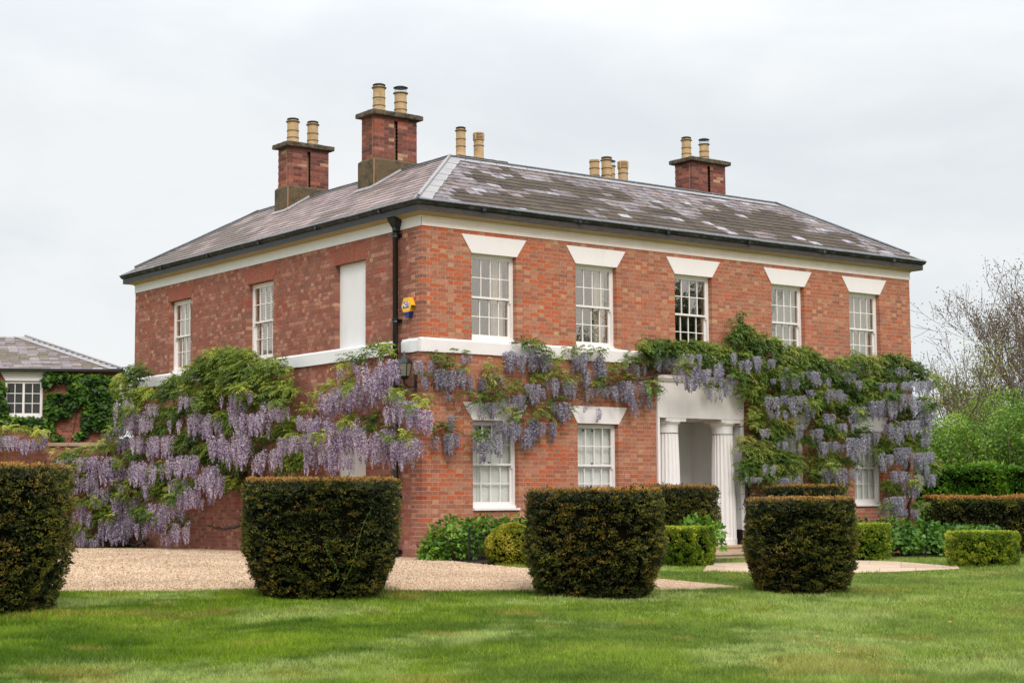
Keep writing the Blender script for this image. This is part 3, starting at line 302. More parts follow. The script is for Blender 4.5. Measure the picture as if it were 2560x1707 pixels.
def gravel_stones():
    n = 150000; nu, nv = GP.shape[:2]
    u = rng.random(n)*(nu-1.001); v = (rng.random(n)**1.15)*(nv-1.001); i = u.astype(int); j = v.astype(int); fu = (u-i)[:, None]; fv = (v-j)[:, None]
    P = (GP[i, j]*(1-fu)+GP[i+1, j]*fu)*(1-fv)+(GP[i, j+1]*(1-fu)+GP[i+1, j+1]*fu)*fv
    P = P + rng.normal(0, .012, P.shape)
    d = (P[:, 0]-CAMP[0])*FH[0]+(P[:, 1]-CAMP[1])*FH[1]; s = (P[:, 0]-CAMP[0])*RH[0]+(P[:, 1]-CAMP[1])*RH[1]
    P = P[np.abs(s/d) < .36]; n = len(P)
    z = zg(P[:, 0], P[:, 1])+.012; r = rng.uniform(.010, .026, n)
    th = rng.random(n)*6.28; base = []
    for k in range(3):
        a = th+k*2.094+rng.normal(0, .3, n); base.append(np.stack([P[:, 0]+np.cos(a)*r, P[:, 1]+np.sin(a)*r, z], 1))
    top = np.stack([P[:, 0]+rng.normal(0, .004, n), P[:, 1]+rng.normal(0, .004, n), z+r*.8], 1)
    V = np.stack(base+[top], 1).reshape(-1, 3); A = np.arange(n)[:, None]*4
    F = np.concatenate([A+np.array([[0, 1, 3]]), A+np.array([[1, 2, 3]]), A+np.array([[2, 0, 3]])])
    pal = np.array([S(206, 182, 156), S(194, 166, 140), S(218, 200, 180), S(176, 142, 112), S(186, 162, 146), S(132, 104, 80)])
    C = pal[rng.choice(6, n, p=[.28, .25, .17, .13, .12, .05])]*rng.uniform(.76, 1.0, (n, 1))*np.array([1.0, 1.0, .96])*(.88+.24*vnoise(np.column_stack([P*1.2, np.zeros(n)])))[:, None]
    o = mk('gravel', V, F, M['pebble'], C=np.repeat(C, 4, 0), kind='stuff'); tag(o, 'pale buff gravel stones spread over the drive', 'gravel')
gravel_stones()
# soil beds under the planting along the house
M['soil'] = mat('soil', S(62, 48, 36), .95, var=.3, vscale=10, bump=1, bscale=30)
ruled([(-.05, -1.15), (.4, -2.4), (2.0, -2.2), (5.5, -2.6)], [(.1, -.01), (1.5, -.01), (3, -.01), (5.6, -.01)], 14, 6, .02, 'soil_bed', M['soil'])
ruled([(8.2, -1.9), (10, -1.7), (12, -1.7), (15.5, -1.9)], [(8.2, -.01), (10, -.01), (12, -.01), (15.5, -.01)], 14, 6, .02, 'soil_bed', M['soil'])

# flagstone paving in front of the steps: each flag its own slab
def paving():
    near = np.array(PAVE_NEAR); far = np.array(PAVE_FAR)
    root = ruled(near, far, 24, 6, .014, 'paving', mat('paving_joint', S(150, 130, 108), .95))[0]
    def at(s, t):
        k = s*(len(near)-1); i = min(int(k), len(near)-2); f = k-i
        a = near[i]*(1-f)+near[i+1]*f; b = far[i]*(1-f)+far[i+1]*f; return a*(1-t)+b*t
    pal = [S(196, 172, 148), S(184, 156, 132), S(200, 180, 158), S(176, 150, 128), S(190, 166, 142)]
    rows = [0, .28, .62, 1]
    M['flag'] = mat('flagstone', attr=True, rough=.8, var=.15, vscale=4, bump=.3, bscale=30)
    for r in range(3):
        s = 0
        while s < .985:
            w_ = random.uniform(.10, .19); e = min(1, s+w_)
            q = [at(s+.0012, rows[r]+.006), at(e-.0012, rows[r]+.006), at(e-.0012, rows[r+1]-.006), at(s+.0012, rows[r+1]-.006)]
            zz = [float(zg(*p)) for p in q]; g = Geo(); c = random.choice(pal)
            g.add([(p[0], p[1], z+.0145) for p, z in zip(q, zz)]+[(p[0], p[1], z+.022) for p, z in zip(q, zz)], [(4, 5, 6, 7), (0, 1, 5, 4), (1, 2, 6, 5), (2, 3, 7, 6), (3, 0, 4, 7)], c)
            g.obj('flagstone', M['flag'], root); s = e
paving()

def grass():
    def blades(P, h, wd, lean=.5):
        n = len(P); th = rng.random(n)*6.28; z = lawn_z(P[:, 0], P[:, 1])
        a = np.stack([np.cos(th), np.sin(th)], 1)*wd[:, None]; ld = rng.normal(0, lean, (n, 2))*h[:, None]
        v0 = np.column_stack([P-a, z]); v1 = np.column_stack([P+a, z]); v2 = np.column_stack([P+ld, z+h]); V = np.stack([v0, v1, v2], 1).reshape(-1, 3)
        F = np.arange(3*n).reshape(-1, 3)
        q = np.column_stack([P*1.1, np.zeros(n)]); n1 = vnoise(q*.7)*.6+vnoise(q*2.3+9)*.4; n2 = vnoise(q*np.array([.5, .9, 1])+40)*.7+vnoise(q*4+5)*.3
        c0 = np.array(S(68, 98, 8)); c1 = np.array(S(112, 138, 28)); c2 = np.array(S(156, 172, 104)); c3 = np.array(S(150, 138, 70)); latk = np.clip(((P[:, 0]-CAMP[0])*RH[0]+(P[:, 1]-CAMP[1])*RH[1]+2)/8, 0, 1)*.35
        k = np.clip((n1-.3)*2.6, 0, 1)[:, None]; C = c0*(1-k)+c1*k
        k = np.clip(np.clip((n2-.52)*4, 0, 1)*.75+latk, 0, .85)[:, None]; C = C*(1-k)+c2*k
        k = np.clip((vnoise(q*1.3+77)-.72)*5, 0, 1)[:, None]*.5; C = C*(1-k)+c3*k
        C = C*np.array([1.14, 1.1, 1.0])*(rng.uniform(.7, 1.35, n)*(.72+.4*vnoise(q*11)+.3*vnoise(q*27+3)))[:, None]; return V, F, np.repeat(C, 3, 0)
    n = 760000
    d = 12.6+(rng.random(n)**1.35)*22; s = np.where(rng.random(n) < .86, (rng.random(n)*2-1)*.335, rng.normal(0, .42, n))*d
    P = CAMP[:2]+FH[:2]*d[:, None]+RH[:2]*s[:, None]
    # keep off gravel, paving, beds, house
    def inside(P, poly):
        r = np.zeros(len(P), bool); m = len(poly)
        for i in range(m):
            a = poly[i]; b = poly[(i+1) % m]; c = (a[1] > P[:, 1]) != (b[1] > P[:, 1])
            with np.errstate(divide='ignore', invalid='ignore'): xx = (b[0]-a[0])*(P[:, 1]-a[1])/(b[1]-a[1])+a[0]
            r ^= c & (P[:, 0] < xx)
        return r
    gpoly = [tuple(p) for p in GN]+[tuple(p) for p in GF[::-1]]
    ppoly = list(map(tuple, PAVE_NEAR))+list(map(tuple, PAVE_FAR[::-1]))
    bad = inside(P, gpoly) | inside(P, ppoly) | ((P[:, 1] > -1.6) & (P[:, 0] > -.1)) | ((P[:, 0] < 5.6) & (P[:, 0] > -.1) & (P[:, 1] > -2.2)) | (P[:, 1] > -1)
    P = P[~bad]; n = len(P); dd = (P[:, 0]-CAMP[0])*FH[0]+(P[:, 1]-CAMP[1])*FH[1]
    h = rng.uniform(.02, .045, n)*(1+.8*(vnoise(np.column_stack([P*1.5, np.zeros(n)])) > .62))
    V, F, C = blades(P, h, rng.uniform(.0022, .0045, n)*np.clip(dd/15, 1, 2))
    o = mk('grass', V, F, M['grass_blade'], C=C, kind='stuff'); tag(o, 'short mown lawn grass in mottled light and dark greens', 'grass')
    # longer tufts round the feet of the yews and at the gravel edge
    Ps = []
    for cx, cy, r, k in [(-9.6, -4.85, .8, 1800), (-5.4, -5.6, .95, 1500), (-2.21, -7.32, .9, 1300), (.92, -8.2, .75, 1200), (-10.1, -6.4, .6, 1400)]:
        a = rng.random(k)*6.28; q = r*(rng.random(k)*.6+.5); Ps.append(np.column_stack([cx+np.cos(a)*q, cy+np.sin(a)*q]))
    t = np.linspace(0, 1, len(GN)); s = rng.random(9000); Ps.append(np.column_stack([np.interp(s, t, GN[:, 0]), np.interp(s, t, GN[:, 1])])-FH[:2]*np.abs(rng.normal(0, .05, (9000, 1))))
    P = np.concatenate(Ps); n = len(P); h = rng.uniform(.05, .11, n)*np.where(np.arange(n) > n-9000, .6, 1)
    V, F, C = blades(P, h, rng.uniform(.003, .005, n), .35)
    o = mk('long_grass', V, F, M['grass_blade'], C=C, kind='stuff'); tag(o, 'longer uncut grass round the yew feet and along the gravel', 'grass')
grass()
# ------------------------------------------------------------------ the house
LX, WY = 13.54, 12.14; ZF = 6.005; ZB0, ZB1 = 3.71, 3.965
house = empty('brick_house'); tag(house, 'two storey red brick country house with slate hipped roof and white lintels', 'house')
FW_U = [(1.11, 2.153), (3.60, 4.645), (6.206, 7.25), (9.007, 10.02), (11.464, 12.486)]
FW_G = [(1.12, 2.172), (3.61, 4.645), (8.93, 9.971), (11.5, 12.44)]
PORCH = (5.69, 8.03, .09, 2.66)
op_front = [(a, b, 3.965, 5.60) for a, b in FW_U]+[(a, b, .87, 2.505) for a, b in FW_G]+[PORCH]
op_side = [(9.21, 10.27, 3.965, 5.61), (5.46, 6.54, 3.965, 5.61), (1.90, 3.00, 3.965, 5.61), (1.88, 2.98, .8, 2.5)]
def wall_core(P, u0, u1, z0, z1, ops, d0, d1, material, extra=0.003):
    """solid wall with real openings, cut into boxes that meet end to end"""
    g = Geo(); ops = [(a-extra, b+extra, c-extra, e+extra) for a, b, c, e in ops]
    us = sorted({u0, u1, *[o[0] for o in ops], *[o[1] for o in ops]}); us = [u for u in us if u0 <= u <= u1]
    for a, b in zip(us[:-1], us[1:]):
        m = (a+b)/2; cuts = sorted([(o[2], o[3]) for o in ops if o[0] < m < o[1]]); z = z0
        for c, e in cuts:
            if c > z: P.box(g, a, b, d0, d1, z, c)
            z = max(z, e)
        if z < z1: P.box(g, a, b, d0, d1, z, z1)
    return g.obj('wall', material, house)
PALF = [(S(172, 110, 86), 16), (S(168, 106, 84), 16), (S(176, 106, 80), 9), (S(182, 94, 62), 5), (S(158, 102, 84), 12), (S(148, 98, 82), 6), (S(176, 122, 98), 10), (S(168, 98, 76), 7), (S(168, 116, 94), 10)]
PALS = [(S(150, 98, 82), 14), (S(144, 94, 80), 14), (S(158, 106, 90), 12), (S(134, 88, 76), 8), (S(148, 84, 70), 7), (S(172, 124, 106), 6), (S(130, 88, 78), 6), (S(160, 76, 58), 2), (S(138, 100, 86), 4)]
PALH_F = [(S(180, 136, 108), 6), (S(176, 122, 98), 6), (S(166, 104, 82), 8), (S(184, 148, 112), 2), (S(158, 112, 92), 6), (S(176, 100, 76), 6), (S(150, 128, 102), 1)]
def soften(pal, k, m): return [(tuple(a*(1-k)+b*k for a, b in zip(c, m)), w) for c, w in pal]
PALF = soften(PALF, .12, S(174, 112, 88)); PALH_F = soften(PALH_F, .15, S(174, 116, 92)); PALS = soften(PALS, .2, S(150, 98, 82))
def pick(pal):
    t = random.random()*sum(w for _, w in pal)
    for c, w in pal:
        t -= w
        if t < 0: return c
    return pal[0][0]
bricks = []   # (plane, u0, u1, z0, z1, colour)
def lay(P, u0, u1, zt, zb, ops, pal, palh, parity0, ch=.08, jb=.01):
    k = 0; z = zt
    while z-ch > zb-.02:
        za, zc = z-ch+jb, z; zc -= .0
        segs = [(u0, u1)]
        for a, b, c, e in ops:
            if c < za+.035 < e:
                ns = []
                for s0, s1 in segs:
                    if b <= s0 or a >= s1: ns.append((s0, s1)); continue
                    if a > s0: ns.append((s0, a))
                    if b < s1: ns.append((b, s1))
                segs = ns
        par = (k+parity0) % 2
        if not (zc < ZB1+.01 and za > ZB0-.01):
            seq = []; u = u0
            if par == 0: kinds = 'SH'
            else:
                if u0 > .05 or P is FRONT or P is SIDE:
                    seq.append((u, u+.1075, 'H')); u += .1175; seq.append((u, u+.0485, 'Q')); u += .0585
                kinds = 'SH'
            i = 0
            while u < u1:
                kd = kinds[i % 2] if P is not SIDE else ('S' if random.random() < .3 and i else 'H' if i else kinds[0])
                w_ = .225 if kd == 'S' else .1075; seq.append((u, u+w_, kd)); u += w_+.01; i += 1
            for s0, s1 in segs:
                cl = []
                for a, b, kd in seq:
                    a2, b2 = max(a, s0), min(b, s1)
                    if b2-a2 > .004: cl.append([a2, b2, kd])
                # no slivers at an opening: give them to the neighbour
                if len(cl) > 1 and cl[0][1]-cl[0][0] < .04: cl[1][0] = cl[0][0]; cl.pop(0)
                if len(cl) > 1 and cl[-1][1]-cl[-1][0] < .04: cl[-2][1] = cl[-1][1]; cl.pop()
                for a2, b2, kd in cl:
                    if (b2-a2) > .16 and kd != 'S' and False: kd = 'S'
                    c = pick(palh if kd in 'HQ' else pal); f = random.uniform(.9, 1.1)
                    bricks.append((P, a2, b2, za, zc, tuple(x*f for x in c)))
        z -= ch; k += 1
wall_f = wall_core(FRONT, 0.003, LX-.003, -.6, 6.2, op_front, -.34, -.0045, M['mortar'])
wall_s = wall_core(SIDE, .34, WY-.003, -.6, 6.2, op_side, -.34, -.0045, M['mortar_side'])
# the corner pier between the two cores, and the two hidden walls
g = Geo(); FRONT.box(g, LX-.003, LX, -WY, -.003, -.6, 6.2); FRONT.box(g, .003, LX-.003, -WY, -WY+.3, -.6, 6.2); g.obj('wall', M['mortar_side'], house)
lay(FRONT, 0, LX, ZF-.004, -.3, op_front, PALF, PALH_F, 0)
nf = len(bricks)
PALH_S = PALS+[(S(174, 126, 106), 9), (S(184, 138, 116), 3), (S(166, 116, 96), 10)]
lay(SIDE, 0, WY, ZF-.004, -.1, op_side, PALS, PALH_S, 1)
# interlock at the corner: alternate courses run through; the other wall starts behind them
def fixcorner():
    out = []
    for i, (P, a, b, z0, z1, c) in enumerate(bricks):
        k = round((ZF-.004-z1)/.08)
        if P is FRONT and a < .1:
            if k % 2 == 1:
                continue      # the side wall's stretcher shows its end here
        if P is SIDE and a < .1:
            if k % 2 == 0: continue
        out.append((P, a, b, z0, z1, c))
    return out
bricks = fixcorner()
def brick_box(P, a, b, z0, z1): return P.boxv(a, b, -.1075, random.uniform(-.0015, .001), z0, z1)
def dist(r):
    c = r[0].p((r[1]+r[2])/2, 0, (r[3]+r[4])/2); return float(np.linalg.norm(c-CAMP))/((r[2]-r[1])*(abs(np.dot(r[0].o, (CAMP-c)))/np.linalg.norm(CAMP-c)))
cand = sorted([i for i, r in enumerate(bricks) if r[3] > 4.0 or (2.6 > r[3] > 1.0 and r[1] < 6)], key=lambda i: dist(bricks[i])); chosen = set(cand[:300])
gf, gs = Geo(), Geo(); shared = {}
for i, (P, a, b, z0, z1, c) in enumerate(bricks):
    if i in chosen:
        key = (P is FRONT, round(b-a, 3), round(sum(c)*25))
        if key not in shared:
            q = Geo(); q.add(P.boxv(-(b-a)/2, (b-a)/2, -.1075, 0, -.035, .035), BF, c); me = bpy.data.meshes.new('brick'); fill_mesh(me, np.array(q.V), q.F, M['brick'], np.array(q.C)); shared[key] = me
        o = bpy.data.objects.new('brick', shared[key]); col_main.objects.link(o); o.parent = wall_f if P is FRONT else wall_s; o.location = P.p((a+b)/2, random.uniform(-.0015, .001), (z0+z1)/2)
    else: (gf if P is FRONT else gs).add(brick_box(P, a, b, z0, z1), BF, c)
gf.obj('brickwork', M['brick'], wall_f, kind='stuff'); gs.obj('brickwork', M['brick'], wall_s, kind='stuff')

# splayed white lintels
for (a, b) in FW_U+FW_G:
    up = (a, b) in FW_U; zt, zb = (5.93, 5.595) if up else (2.83, 2.5)
    g = Geo(); FRONT.prism(g, [(a-.235, zt), (b+.235, zt), (b+.005, zb), (a-.005, zb)], -.10, .016); g.obj('lintel', M['white'], house)
# gauged flat arches of the side wall, every brick on edge
for (a, b, c, e) in op_side[:3]:
    root = None; n = 17; zt, zb = 5.93, 5.612
    gA = Geo(); SIDE.prism(gA, [(a-.24, zt), (b+.24, zt), (b, zb), (a, zb)], -.1, .0015); root = gA.obj('flat_arch', M['mortar_side'], house)
    for i in range(n):
        t0, t1 = i/n, (i+1)/n; j = .06/n
        q = [(a-.24+(b-a+.48)*(t0+j), zt-.002), (a-.24+(b-a+.48)*(t1-j), zt-.002), (a+(b-a)*(t1-j), zb+.001), (a+(b-a)*(t0+j), zb+.001)]
        g = Geo(); SIDE.prism(g, q, -.05, .0045+random.uniform(0, .001), tuple(x*random.uniform(.88, 1.1) for x in S(150, 92, 76))); g.obj('arch_brick', M['brick'], root)
# white band course
g = Geo(); band = [(-.05, LX+.05)]
def wob(): return random.uniform(-.004, .004)
def bandpiece(P, a, b, m, first=0):
    n = max(2, int((b-a)/.25)); us = np.linspace(a, b, n+1); g = Geo(); pv = None
    for i, u in enumerate(us):
        rnd = .02 if (i in (0, n) and first) else 0
        s = [P.p(u, -.03, ZB0+rnd), P.p(u, .045+wob()/2-rnd, ZB0+wob()+rnd), P.p(u, .05+wob()/2-rnd, ZB1-.035+wob()-rnd), P.p(u, .0, ZB1+.004-rnd*0), P.p(u, -.09, ZB1+.004)]
        if pv is not None: g.add(pv+s, [(0, 1, 6, 5), (1, 2, 7, 6), (2, 3, 8, 7), (3, 4, 9, 8)])
        else: g.add(s, [(0, 1, 2, 3, 4)])
        pv = s
    g.add(pv, [(0, 1, 2, 3, 4)])
    return g.obj('band_course', m, house, smooth=False)
bandpiece(FRONT, -.05, 5.6, M['white']); bandpiece(FRONT, 5.601, LX+.03, M['white'])
bandpiece(SIDE, -.048, .64, M['white_cool'], 1); bandpiece(SIDE, .90, WY+.03, M['white_cool'], 1)

# windows
def window(P, a, b, z0, z1, style, sill=True, curtain=None, cols=4, recess=.105):
    w = b-a; g = Geo(); r = recess; D = .10
    jw = .05
    P.box(g, a+.004, a+jw, -r-D, -r, z0+.07, z1-.004); P.box(g, b-jw, b-.004, -r-D, -r, z0+.07, z1-.004)
    P.box(g, a+jw, b-jw, -r-D, -r-.002, z1-.055, z1-.004)
    P.box(g, a+.004, b-.004, -r-D, -r+.03, z0+.02, z0+.07)
    fr = g.obj('window', M['joinery'], house)
    if sill:
        g = Geo(); P.prism(g, [(a-.0, z0-.02), (b+.0, z0-.02), (b+.0, z0+.021), (a-.0, z0+.021)], -r-D, .0 if z0 > 3 else .05); g.obj('sill', M['white'], fr)
    zi0, zi1 = z0+.07, z1-.055; mid = (zi0+zi1)/2; ai, bi = a+jw, b-jw
    gb = .009; panes = []
    for nm, o0, s0, s1, bot in (('top', -r-.012, mid-.02, zi1, .04), ('low', -r-.055, zi0, mid+.02, .065)):
        g = Geo(); st = .034; x0, x1 = ai, bi
        P.box(g, x0, x0+st, o0-.036, o0, s0, s1); P.box(g, x1-st, x1, o0-.036, o0, s0, s1)
        P.box(g, x0+st, x1-st, o0-.036, o0-.001, s0, s0+bot); P.box(g, x0+st, x1-st, o0-.036, o0-.001, s1-.036, s1)
        c0, c1, y0, y1 = x0+st, x1-st, s0+bot, s1-.036
        for k in range(1, cols): u = c0+(c1-c0)*k/cols; P.box(g, u-gb, u+gb, o0-.028, o0-.004, y0, y1)
        ym = (y0+y1)/2
        for k in range(cols):
            ua = c0+(c1-c0)*k/cols+(gb if k else 0); ub = c0+(c1-c0)*(k+1)/cols-(gb if k < cols-1 else 0)
            P.box(g, ua, ub, o0-.027, o0-.005, ym-gb, ym+gb)
            panes += [(ua, ub, o0-.02, y0, ym-gb), (ua, ub, o0-.02, ym+gb, y1)]
        if nm == 'top': P.box(g, ai, ai+.03, o0-.034, o0, s0-.05, s0); P.box(g, bi-.03, bi, o0-.034, o0, s0-.05, s0)
        g.obj('sash', M['joinery'], fr)
    gls = M['glass'] if z0 > 3 else M['glass_dim']
    for (ua, ub, o0, y0, y1) in panes:
        me = bpy.data.meshes.new('pane'); hw, hh = (ub-ua)/2, (y1-y0)/2; Q = Plane((0, 0, 0), P.u, P.o)
        fill_mesh(me, np.array(Q.boxv(-hw, hw, -.0015, .0015, -hh, hh)), BF, gls); o = bpy.data.objects.new('pane', me); col_main.objects.link(o); o.parent = fr
        o.location = P.p((ua+ub)/2, o0, (y0+y1)/2); ax = 'x' if P is not SIDE else 'y'
        t1, t2 = random.gauss(0, .006), random.gauss(0, .006)
        o.rotation_euler = (t1, 0, t2) if P is not SIDE else (0, t1, t2)
    # what stands behind the glass
    dp = -r-D-.001; g = Geo(); deep = .9
    if style in ('room', 'dark', 'net', 'blind'):
        mt = M['room'] if style == 'room' else M['room_dark']
        for v, f in ((P.boxv(a-.1, b+.1, dp-deep-.02, dp-deep, z0-.1, z1+.1), BF), (P.boxv(a-.12, a-.1, dp-deep, dp, z0-.1, z1+.1), BF), (P.boxv(b+.1, b+.12, dp-deep, dp, z0-.1, z1+.1), BF), (P.boxv(a-.12, b+.12, dp-deep, dp, z1+.1, z1+.12), BF), (P.boxv(a-.12, b+.12, dp-deep, dp, z0-.12, z0-.1), BF)): g.add(v, f)
        g.obj('interior', mt, fr)
    def drape(u0, u1, m, amp=.025, waves=9, o=-.08, full=True):
        n = 60; g = Geo(); V = []; ph = random.random()*6
        for i in range(n+1):
            t = i/n; u = u0+(u1-u0)*t
            for z, k in ((z0+.03, 1.2), ((z0+z1)/2, 1), (z1-.03, .6)):
                V.append(P.p(u+.01*math.sin(7*t+z), dp+o+k*amp*math.sin(2*PI*waves*t+ph+.5*math.sin(5*t)+z*.3), z))
        n1 = len(V); V += [v-P.o*.004 for v in V]
        F = []
        for i in range(n):
            for j in range(2): q = i*3+j; F += [(q, q+3, q+4, q+1), (n1+q, n1+q+1, n1+q+4, n1+q+3)]
        g.add(V, F); g.obj('curtain', m, fr, smooth=True)
    if style == 'room': drape(b-.36, b-.10, M['curtain'], waves=4); drape(a-.04, a+.06, M['curtain'], waves=2)
    if style == 'net': drape(a-.02, b+.02, M['net'], waves=8)
    if style == 'blind':
        g = Geo()
        z = z0+.06
        while z < z1-.05: P.prism(g, [(a+.02, z), (b-.02, z), (b-.02, z+.018), (a+.02, z+.018)], dp-.06, dp-.04); z += .052
        for u in (a+.25, b-.25): P.box(g, u-.012, u+.012, dp-.039, dp-.036, z0+.05, z1-.03)
        g.obj('venetian_blind', M['blind'], fr)
    if style == 'shutter':
        n = 4; 
        for k in range(n):
            ua, ub = a+.0+(w)*k/n+.004, a+w*(k+1)/n-.004; g = Geo(); P.box(g, ua, ub, dp-.06, dp-.035, z0, z1)
            for (za, zc) in ((z0+.1, mid-.06), (mid+.06, z1-.08)): P.box(g, ua+.05, ub-.05, dp-.034, dp-.026, za, zc)
            g.obj('shutter', M['joinery'], fr)
        g = Geo(); P.box(g, a-.1, b+.1, dp-.09, dp-.065, z0-.1, z1+.1); g.obj('interior', M['room_dark'], fr)
        for (u0, u1, o0, o1, za, zc) in [(a+w*.32-.02, a+w*.32+.02, dp-.034, dp-.02, z1-.15, z1-.11), (a+w*.55-.02, a+w*.55+.02, dp-.034, dp-.02, z1-.15, z1-.11), (a+w*.42, a+w*.46, -r-.03, -r-.008, mid+.021, mid+.045)]:
            g = Geo(); P.box(g, u0, u1, o0, o1, za, zc); g.obj('window_catch', M['black'], fr)
    return fr
for (a, b), st in zip(FW_U, ('room', 'room', 'dark', 'net', 'net')): window(FRONT, a, b, 3.965, 5.60, st)
for (a, b), st in zip(FW_G, ('shutter', 'shutter', 'shutter', 'shutter')):
    window(FRONT, a, b, .87, 2.505, st)
window(SIDE, 9.21, 10.27, 3.965, 5.61, 'net'); window(SIDE, 5.46, 6.54, 3.965, 5.61, 'blind')
for (a, b, z0, z1) in (op_side[2], op_side[3]):
    g = Geo(); SIDE.box(g, a+.002, b-.002, -.14, -.105, z0+.004, z1-.001); g.obj('blind_window_panel', M['white_cool'], house)

# cornice: frieze, moulding, soffit, fascia, gutter swept round the eaves
def sweep(name, prof, m, closed=True, jitter=0, seg=None, sides=(0, 1, 2, 3)):
    g = Geo()
    def corner(o): return [(-o, -o), (LX+o, -o), (LX+o, WY+o), (-o, WY+o)]
    for s in sides:
        n = seg or 1; rings = []
        for i in range(n+1):
            t = i/n; ring = []; jz = random.gauss(0, jitter) if 0 < i < n else 0; jo = random.gauss(0, jitter) if 0 < i < n else 0
            for o, z in prof:
                c = corner(o+jo); a = c[s]; b = c[(s+1) % 4]; ring.append((a[0]*(1-t)+b[0]*t, a[1]*(1-t)+b[1]*t, z+jz))
            rings.append(ring)
        k = len(prof); V = [p for r in rings for p in r]
        F = [(i*k+j, i*k+(j+1) % k, (i+1)*k+(j+1) % k, (i+1)*k+j) for i in range(n) for j in range(k if closed else k-1)]
        g.add(V, F)
    return g.obj(name, m, house)
frz = sweep('frieze', [(-.02, 6.004), (.0125, 6.004), (.0125, 6.168), (-.02, 6.168)], M['cream'], sides=(0,))
g = Geo()
for k in range(2):
    u = -.014; i = k
    while u < LX: ww = .225 if i % 2 else .1075; FRONT.box(g, u, min(u+ww, LX+.014), .0, .0145+random.uniform(0, .0012), 6.006+.081*k, 6.082+.081*k); u += ww+.005; i += 1
g.obj('painted_brickwork', M['cream'], frz, kind='stuff')
sweep('frieze', [(-.02, 6.004), (.014, 6.004), (.014, 6.168), (-.02, 6.168)], M['white_cool'], sides=(1, 2, 3))
sweep('frieze_moulding', [(-.02, 6.170), (.026, 6.170), (.032, 6.182), (.026, 6.192), (-.02, 6.192)], M['cream'])
sweep('soffit', [(-.02, 6.194), (.034, 6.194), (.075, 6.205), (.12, 6.225), (.205, 6.238), (.205, 6.26), (-.02, 6.26)], M['olive_cream'])
sweep('fascia', [(.20, 6.232), (.226, 6.228), (.226, 6.338), (.15, 6.338), (.15, 6.27)], M['fascia'], seg=6, jitter=.0015, sides=(0, 1))
sweep('fascia', [(.20, 6.232), (.226, 6.228), (.226, 6.338), (.15, 6.338), (.15, 6.27)], M['fascia_dark'], seg=6, jitter=.0015, sides=(2, 3))
gut = sweep('gutter', [(.16, 6.345), (.232, 6.342), (.262, 6.362), (.275, 6.39), (.285, 6.43), (.262, 6.432), (.24, 6.40), (.17, 6.40)], M['gutter'], seg=22, jitter=.004)
g = Geo()
for x in np.arange(1.2, LX, 2.3): FRONT.box(g, x-.04, x+.04, .235, .293, 6.338, 6.438)
for y in np.arange(1.0, WY, 2.3): SIDE.box(g, y-.03, y+.03, .235, .291, 6.34, 6.438)
g.obj('gutter_joint', M['gutter'], gut)

# roof: a ring of slopes, 31 degrees, hipped at the corners
K = .6; ZE = 6.42+.27*K; RD = 2.13; ZR = ZE+K*RD    # z = ZE + K*x
g = Geo(); e = .235
oc = [(-e, -e), (LX+e, -e), (LX+e, WY+e), (-e, WY+e)]; rc_ = [(RD, RD), (LX-RD, RD), (LX-RD, WY-RD), (RD, WY-RD)]; ic = [(RD+1.2, RD+1.2), (LX-RD-1.2, RD+1.2), (LX-RD-1.2, WY-RD-1.2), (RD+1.2, WY-RD-1.2)]
V = [(x, y, ZE-K*e-.03) for x, y in oc]+[(x, y, ZR-.03) for x, y in rc_]+[(x, y, ZR-.75) for x, y in ic]
F = [(i, (i+1) % 4, 4+(i+1) % 4, 4+i) for i in range(4)]+[(4+i, 4+(i+1) % 4, 8+(i+1) % 4, 8+i) for i in range(4)]+[(8, 9, 10, 11)]
g.add(V, F); roof = g.obj('roof', M['deck'], house)
SL = math.sqrt(1+K*K)
def slope_pt(side, u, v, h):
    """u along eaves, v horizontal run from the wall face inwards, h above the slates' plane"""
    n = h/SL
    if side == 'F': return (u, v-K*n, ZE+K*v+n)
    return (v-K*n, u, ZE+K*v+n)
slates = []
rowv = [-.27]; ex = .215
while rowv[-1] < RD-.12: rowv.append(rowv[-1]+ex/SL); ex *= .988
PSF = [S(150, 140, 142), S(138, 126, 128), S(160, 148, 150), S(128, 118, 120), S(150, 130, 126)]
def slate_row(side, LEN, r):
    v0 = rowv[r]; v1 = v0+(rowv[r+1]-rowv[r] if r+1 < len(rowv) else .15); w_ = .30-.004*r
    u = -.4-(w_/2 if r % 2 else 0)+random.uniform(-.02, .02)
    while u < LEN+.4:
        ww = w_*random.uniform(.92, 1.08); a, b = u, u+ww; u = b+.003; lo = v0-.02; 
        lim = v0
        a2, b2 = max(a, lim), min(b, LEN-lim)
        if b2-a2 < .05: continue
        cu = (a2+b2)/2; nz_ = vnoise(np.array([[cu*.55, v0*1.6+(0 if side == 'F' else 50), 3.3]]))[0]*.65+vnoise(np.array([[cu*2.2, v0*3.5, 8.1]]))[0]*.35
        h = (v0+.27)/(RD+.27)
        if side == 'F':
            moss = nz_+.30*(1-h)-.42*max(0, h-.55)-.10*max(0, cu-9)/4-(.35 if cu < v0+.75 else 0)
            if moss > .57: c = random.choice([S(74, 64, 56), S(80, 70, 61), S(68, 59, 52), S(86, 75, 64)])
            else: c = random.choice([S(132, 125, 130), S(142, 135, 139), S(126, 116, 119), S(138, 124, 121), S(116, 106, 109)])
            if random.random() < .05: c = S(164, 160, 168)
        else:
            c = random.choice([S(146, 130, 128), S(136, 120, 118), S(154, 138, 136), S(126, 112, 112), S(142, 124, 120)])
            if nz_ > .62: c = S(112, 100, 94)
        f = random.uniform(.92, 1.08); slates.append((side, a2, b2, v0, v1, tuple(x*f for x in c), r))
for r in range(len(rowv)-1): slate_row('F', LX, r); slate_row('S', WY, r)
